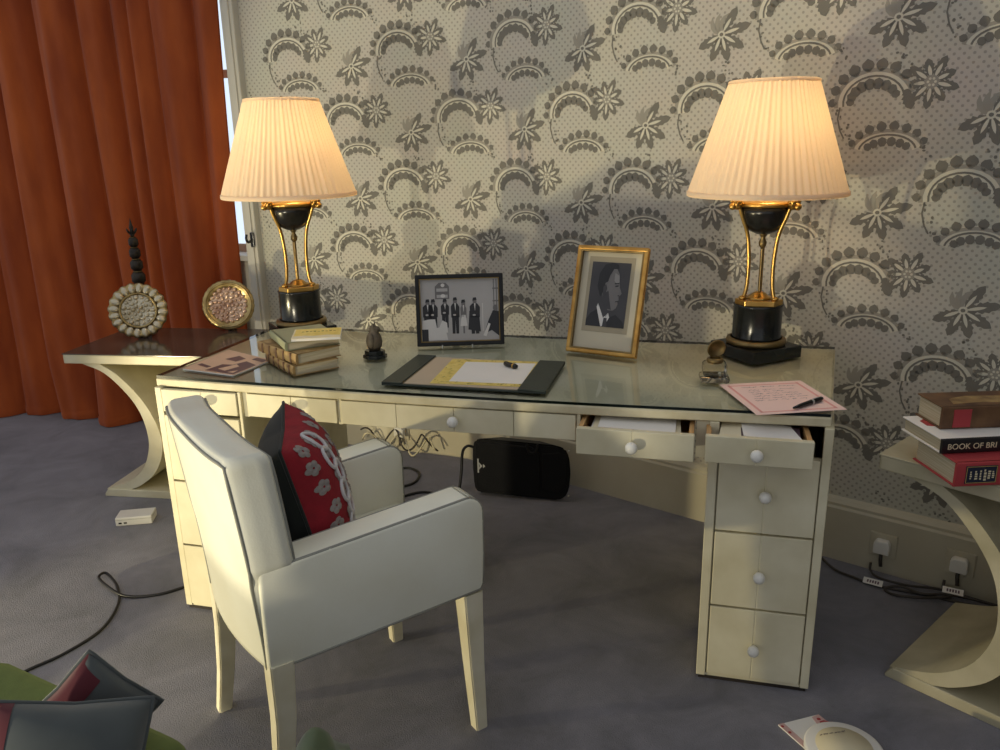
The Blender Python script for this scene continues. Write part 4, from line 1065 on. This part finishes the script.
part('handle', M_speaker, sp, lambda b: tube(b, catmull([(.03, -.004, .252), (.04, -.012, .222), (.055, -.012, .215), (.07, -.012, .222), (.078, -.004, .252)], 4), .006))
for z in (.03, .23): part('screw', M_silver, sp, lambda b: lathe(b, [(0, 0), (.004, 0), (.004, .002), (0, .003)], 10, M=Matrix.Translation((.205, .004, z)) @ Matrix.Rotation(R(90), 4, 'X')))
def logo(b):
    y = -.0088
    flat(b, [(-.178, y, .158), (-.160, y, .140), (-.178, y, .120), (-.172, y, .140)]); flat(b, [(-.182, y, .108), (-.176, y, .108), (-.176, y, .172), (-.182, y, .172)]); flat(b, [(-.158, y, .150), (-.148, y, .140), (-.158, y, .130)])
part('logo', M_silver, sp, logo)

def cable(label, pts, r, m, cat='cable', sub=8, name='power_cable'):
    bm = nb(); tube(bm, catmull(pts, sub), r, 8); return tag(obj(name, bm, m), label, cat)
cable('black cable snaking over the carpet left of the armchair', [(-1.45, 1.90, .005), (-1.40, 2.00, .005), (-1.33, 2.08, .005), (-1.275, 2.20, .005), (-1.285, 2.34, .005), (-1.335, 2.45, .005), (-1.395, 2.525, .006), (-1.425, 2.545, .010), (-1.425, 2.505, .014), (-1.36, 2.44, .014), (-1.29, 2.395, .008), (-1.22, 2.392, .005), (-1.14, 2.42, .005), (-1.07, 2.50, .005), (-1.10, 2.66, .005), (-1.04, 2.85, .005)], .0048, M_cable)
cable('black cable looping from the loudspeaker across the carpet', [(-.115, 3.17, .212), (-.145, 3.16, .222), (-.165, 3.14, .20), (-.172, 3.11, .12), (-.19, 3.10, .03), (-.24, 3.13, .006), (-.33, 3.18, .005), (-.40, 3.16, .005), (-.46, 3.10, .005), (-.52, 3.03, .005), (-.60, 3.02, .005)], .006, M_cable)
cable('short black cable loop on the carpet below the left socket', [(-.56, 3.50, .005), (-.50, 3.45, .005), (-.43, 3.45, .005), (-.38, 3.39, .005), (-.385, 3.30, .005), (-.43, 3.25, .005), (-.50, 3.25, .005), (-.58, 3.27, .005)], .006, M_cable)
rn = random.Random(9)
for i in range(2):
    pts = []
    for k in range(22):
        a = k * .75 + i; cxy = wall_pt(-.62 + .019 * k, .05 + .02 * math.sin(a * 1.3 + i)); pts.append((cxy.x, cxy.y, .055 + .045 * math.sin(a) + .02 * i))
    cable(['thin cream cable tangled along the skirting by the left socket', 'second cream cable coiled along the skirting behind the loudspeaker', 'third thin cream cable looped upright against the skirting'][i], pts, .0042, M_greycable if i == 1 else M_parch_edge, sub=4)

def plug(label, s, z, m=M_white):
    p = wall_pt(s, .0); a = WA if s < -.25 else -AR
    t = thing('wall_plug', label, 'plug', (p.x, p.y, z), a, 'plugs in the skirting sockets')
    part('socket_plate', M_skirt, t, lambda b: box(b, -.043, .043, -.006, -.0005, -.043, .043, .003))
    part('plug_body', m, t, lambda b: prism(b, [(-.026, -.024), (.026, -.024), (.026, .014), (.018, .026), (-.018, .026), (-.026, .014)], -.034, -.006, 'XZ', bev=.005, seg=2))
    part('cord_grip', M_greycable, t, lambda b: tube(b, [(0, -.020, -.022), (0, -.022, -.045), (.004, -.026, -.07)], .006))
    return t
def s_of(x, y): 
    v = Vector((x, y)) - CORN; return v.dot(TR)
plug('white plug in the skirting socket nearest the desk pedestal', s_of(1.298, 2.453), .105)
plug('white plug in the skirting socket nearest the right side table', s_of(1.480, 2.310), .112)
plug('white plug in the socket behind the armchair arm', -.43, .105)
# cables and tags on the right
def tagged_cable(label, pts, r, tag_i, tag_ang):
    root = thing('tagged_cable', label, 'cable', tuple(pts[0][:2]) + (0,), 0)
    loc = Vector((pts[0][0], pts[0][1], 0)); P = [tuple(Vector(p) - loc) for p in pts]
    part('cord', M_greycable, root, lambda b: tube(b, catmull(P, 6), r, 8))
    q = Vector(P[tag_i])
    part('paper_tag', M_paper, root, lambda b: box(b, -.030, .030, -.011, .011, .0, .002, M=Matrix.Translation(q + Vector((0, 0, .010))) @ Matrix.Rotation(tag_ang, 4, 'Z') @ Matrix.Rotation(R(35), 4, 'X')))
    part('tag_print', M_ink, root, lambda b: [box(b, -.018 + .008 * i, -.013 + .008 * i, -.005, .005, .002, .0024, M=Matrix.Translation(q + Vector((0, 0, .010))) @ Matrix.Rotation(tag_ang, 4, 'Z') @ Matrix.Rotation(R(35), 4, 'X')) for i in range(5)])
    return root
wq = lambda s, o: wall_pt(s, o)
A_ = [(wq(1.42, .02), .20), (wq(1.46, .03), .13), (wq(1.53, .05), .06), (wq(1.62, .085), .012), (wq(1.70, .10), .006), (wq(1.76, .11), .005), (wq(1.84, .095), .005), (wq(1.92, .075), .005), (wq(2.00, .065), .005), (wq(2.10, .05), .005), (wq(2.30, .05), .005)]
tagged_cable('dark cable with white tag hanging down beside the desk pedestal to the carpet', [(p.x, p.y, z) for p, z in A_], .0045, 5, R(-35))
B_ = [(wq(1.955, .026), .050), (wq(1.958, .035), .022), (wq(1.985, .040), .016), (wq(1.97, .075), .016), (wq(1.90, .12), .012), (wq(1.83, .135), .006), (wq(1.80, .115), .006), (wq(1.84, .085), .015), (wq(1.91, .095), .016), (wq(1.98, .05), .016), (wq(2.10, .030), .014), (wq(2.35, .03), .012)]
tagged_cable('dark cable with white tag coiled on the carpet below the right plug', [(p.x, p.y, z) for p, z in B_], .0045, 2, R(-30))
C_ = [(wq(1.73, .026), .040), (wq(1.735, .040), .018), (wq(1.77, .070), .015), (wq(1.86, .065), .015), (wq(1.95, .022), .010), (wq(2.10, .016), .006), (wq(2.30, .016), .006)]
cable('plain dark cable running from the left plug under the right side table', [(p.x, p.y, z) for p, z in C_], .0042, M_greycable)

# little white box on the carpet
wb = thing('white_device', 'small white plastic box on the carpet beside the left side table', 'box', (-1.495, 2.975, 0), R(9))
part('case', M_white, wb, lambda b: box(b, -.070, .070, -.040, .040, 0, .036, .004))
part('port', M_black, wb, lambda b: [box(b, x, x + .012, -.0408, -.039, .010, .016) for x in (-.058, -.038)])
part('lid_seam', M_piping, wb, lambda b: box(b, -.0705, .0705, -.0405, .0405, .026, .027))

# sofa corner with cushions at the lower left
so = thing('green_sofa', 'olive green sofa corner at the lower left of the room', 'sofa', (-.78, .98, 0), R(-28))
part('sofa_base', M_sofa, so, lambda b: box(b, -.42, .15, -.62, .25, .06, .33, .03, 3, smooth=True))
part('seat_cushion', M_sofa, so, lambda b: box(b, -.42, .145, -.62, .262, .335, .495, .05, 4, smooth=True))
for x, y in ((-.36, .18), (.09, .18), (-.36, -.55), (.09, -.55)): part('foot', M_bronze, so, lambda b: lathe(b, [(.018, 0), (.025, .06), (0, .062)], 14, M=Matrix.Translation((x, y, 0))))
def soft_cushion(label, loc, rz, W, H, T, m1, m2, tilt, roll=0):
    f = cushion_fn(W, H, T); t = thing('sofa_cushion', label, 'cushion', loc, rz); M_ = Matrix.Rotation(R(roll), 4, 'X') @ Matrix.Rotation(R(tilt), 4, 'Y')
    for side, m, n in ((-1, m2, 'cushion_back'), (1, m1, 'cushion_front')):
        bm = nb(); grid(bm, lambda u, v: f(u, v, side), 22, 22); obj(n, bm, m, t, M_)
    pg = nb(); tube(pg, [f(u, v, 1) for u, v in [(i / 20, 0) for i in range(20)] + [(1, i / 20) for i in range(20)] + [(1 - i / 20, 1) for i in range(20)] + [(0, 1 - i / 20) for i in range(20)]], .004, 6, closed=True)
    obj('seam', pg, m1, t, M_); return t
def panel(t, W, H, T, u1, m, M_, v0=0.0):
    f = cushion_fn(W, H, T); bm = nb(); grid(bm, lambda u, v: f(u * u1, v0 + v * (1 - v0), 1) + Vector((.0015, 0, 0)), 8, 22); obj('maroon_panel', bm, m, t, M_)
c1 = soft_cushion('slate grey velvet cushion on the green sofa, nearest the camera', (-.672, 1.000, .562), R(-72), .225, .19, .055, M_teal, M_maroon, -34, -13)
panel(c1, .225, .19, .055, .14, M_maroon, Matrix.Rotation(R(-13), 4, 'X') @ Matrix.Rotation(R(-34), 4, 'Y'))
c2 = soft_cushion('slate velvet cushion with maroon panel behind the nearer sofa cushion', (-.690, 1.125, .560), R(-62), .15, .15, .040, M_teal, M_maroon, -12, 40)
panel(c2, .15, .15, .040, 1.0, M_maroon, Matrix.Rotation(R(40), 4, 'X') @ Matrix.Rotation(R(-12), 4, 'Y'), .72)
# crumpled green silk at the bottom edge
def silk(u, v):
    x, y = (u - .5) * .30, (v - .5) * .26
    h = .03 + .035 * math.sin(9 * u + 3 * v) * math.sin(4 * v + 1) + .02 * math.sin(17 * u - 6 * v) + .048 * max(0, 1 - ((u - .6) ** 2 + (v - .75) ** 2) * 9)
    e = min(u, 1 - u, v, 1 - v); return (x, y, max(.0, h * min(1, e * 8)) + .0)
st = thing('padded_stool', 'olive padded stool at the bottom edge below the armchair', 'stool', (-.270, .915, 0), R(20))
part('stool_pad', M_sofa, st, lambda b: box(b, -.17, .17, -.17, .145, .36, .445, .03, 3, smooth=True))
for x in (-1, 1):
    for y in (-1, 1): part('leg', M_legpaint, st, lambda b: leg_loft(b, [(x * .135, y * .12, 0, .014), (x * .13, y * .115, .365, .02)]))
bm = nb(); grid(bm, silk, 40, 36); grid(bm, lambda u, v: (silk(u, v)[0], silk(u, v)[1], silk(u, v)[2] * .9 - .0), 40, 36)
tag(obj('silk_scarf', bm, M_leaf, None, Matrix.Translation((-.365, .990, .447)) @ Matrix.Rotation(R(24), 4, 'Z')), 'crumpled olive green silk scarf lying at the bottom edge near the armchair leg', 'scarf')

# floral card and round lid lower right
fc = thing('floral_card', 'white card with red floral border lying on the carpet before the desk', 'card', (0, 0, .001), 0)
cq = [(.695, 1.714), (.745, 1.600), (.862, 1.640), (.811, 1.748)]
part('card_sheet', M_paper, fc, lambda b: prism(b, cq, 0, .004))
part('card_edge_print', M_floral_pink, fc, lambda b: (prism(b, [(.790, 1.738), (.811, 1.748), (.862, 1.640), (.806, 1.622)], .004, .0046), prism(b, [(.695, 1.714), (.71, 1.719), (.75, 1.625), (.742, 1.606)], .004, .0046)))
def dots(b):
    rn = random.Random(2)
    for x, y, r in ((.815, 1.712, .013), (.838, 1.672, .010), (.822, 1.688, .006), (.846, 1.652, .007), (.805, 1.730, .005), (.703, 1.706, .004), (.714, 1.684, .004), (.83, 1.70, .005)):
        prism(b, [(x + r * math.cos(k * PI / 4) * (1 + .2 * (k % 2)), y + r * math.sin(k * PI / 4)) for k in range(8)], .0046, .0050)
part('printed_rose', M_floral_red, fc, dots)
rl = thing('round_lid', 'round cream box lid with handwritten mark on the floral card', 'lid', (.818, 1.608, .006), R(10))
part('lid_disc', M_paper, rl, lambda b: lathe(b, [(0, 0), (.088, 0), (.092, .004), (.092, .016), (.087, .020), (0, .022)], 48))
part('lid_centre', M_cream_paper, rl, lambda b: lathe(b, [(.066, .0208), (.066, .0225), (0, .0232)], 40))
part('handwriting', M_ink, rl, lambda b: handwriting(b, lambda u, v: (-.045 + .09 * u, -.03 + .12 * v, .0238), [.62], .05, .95, 8, .0009))
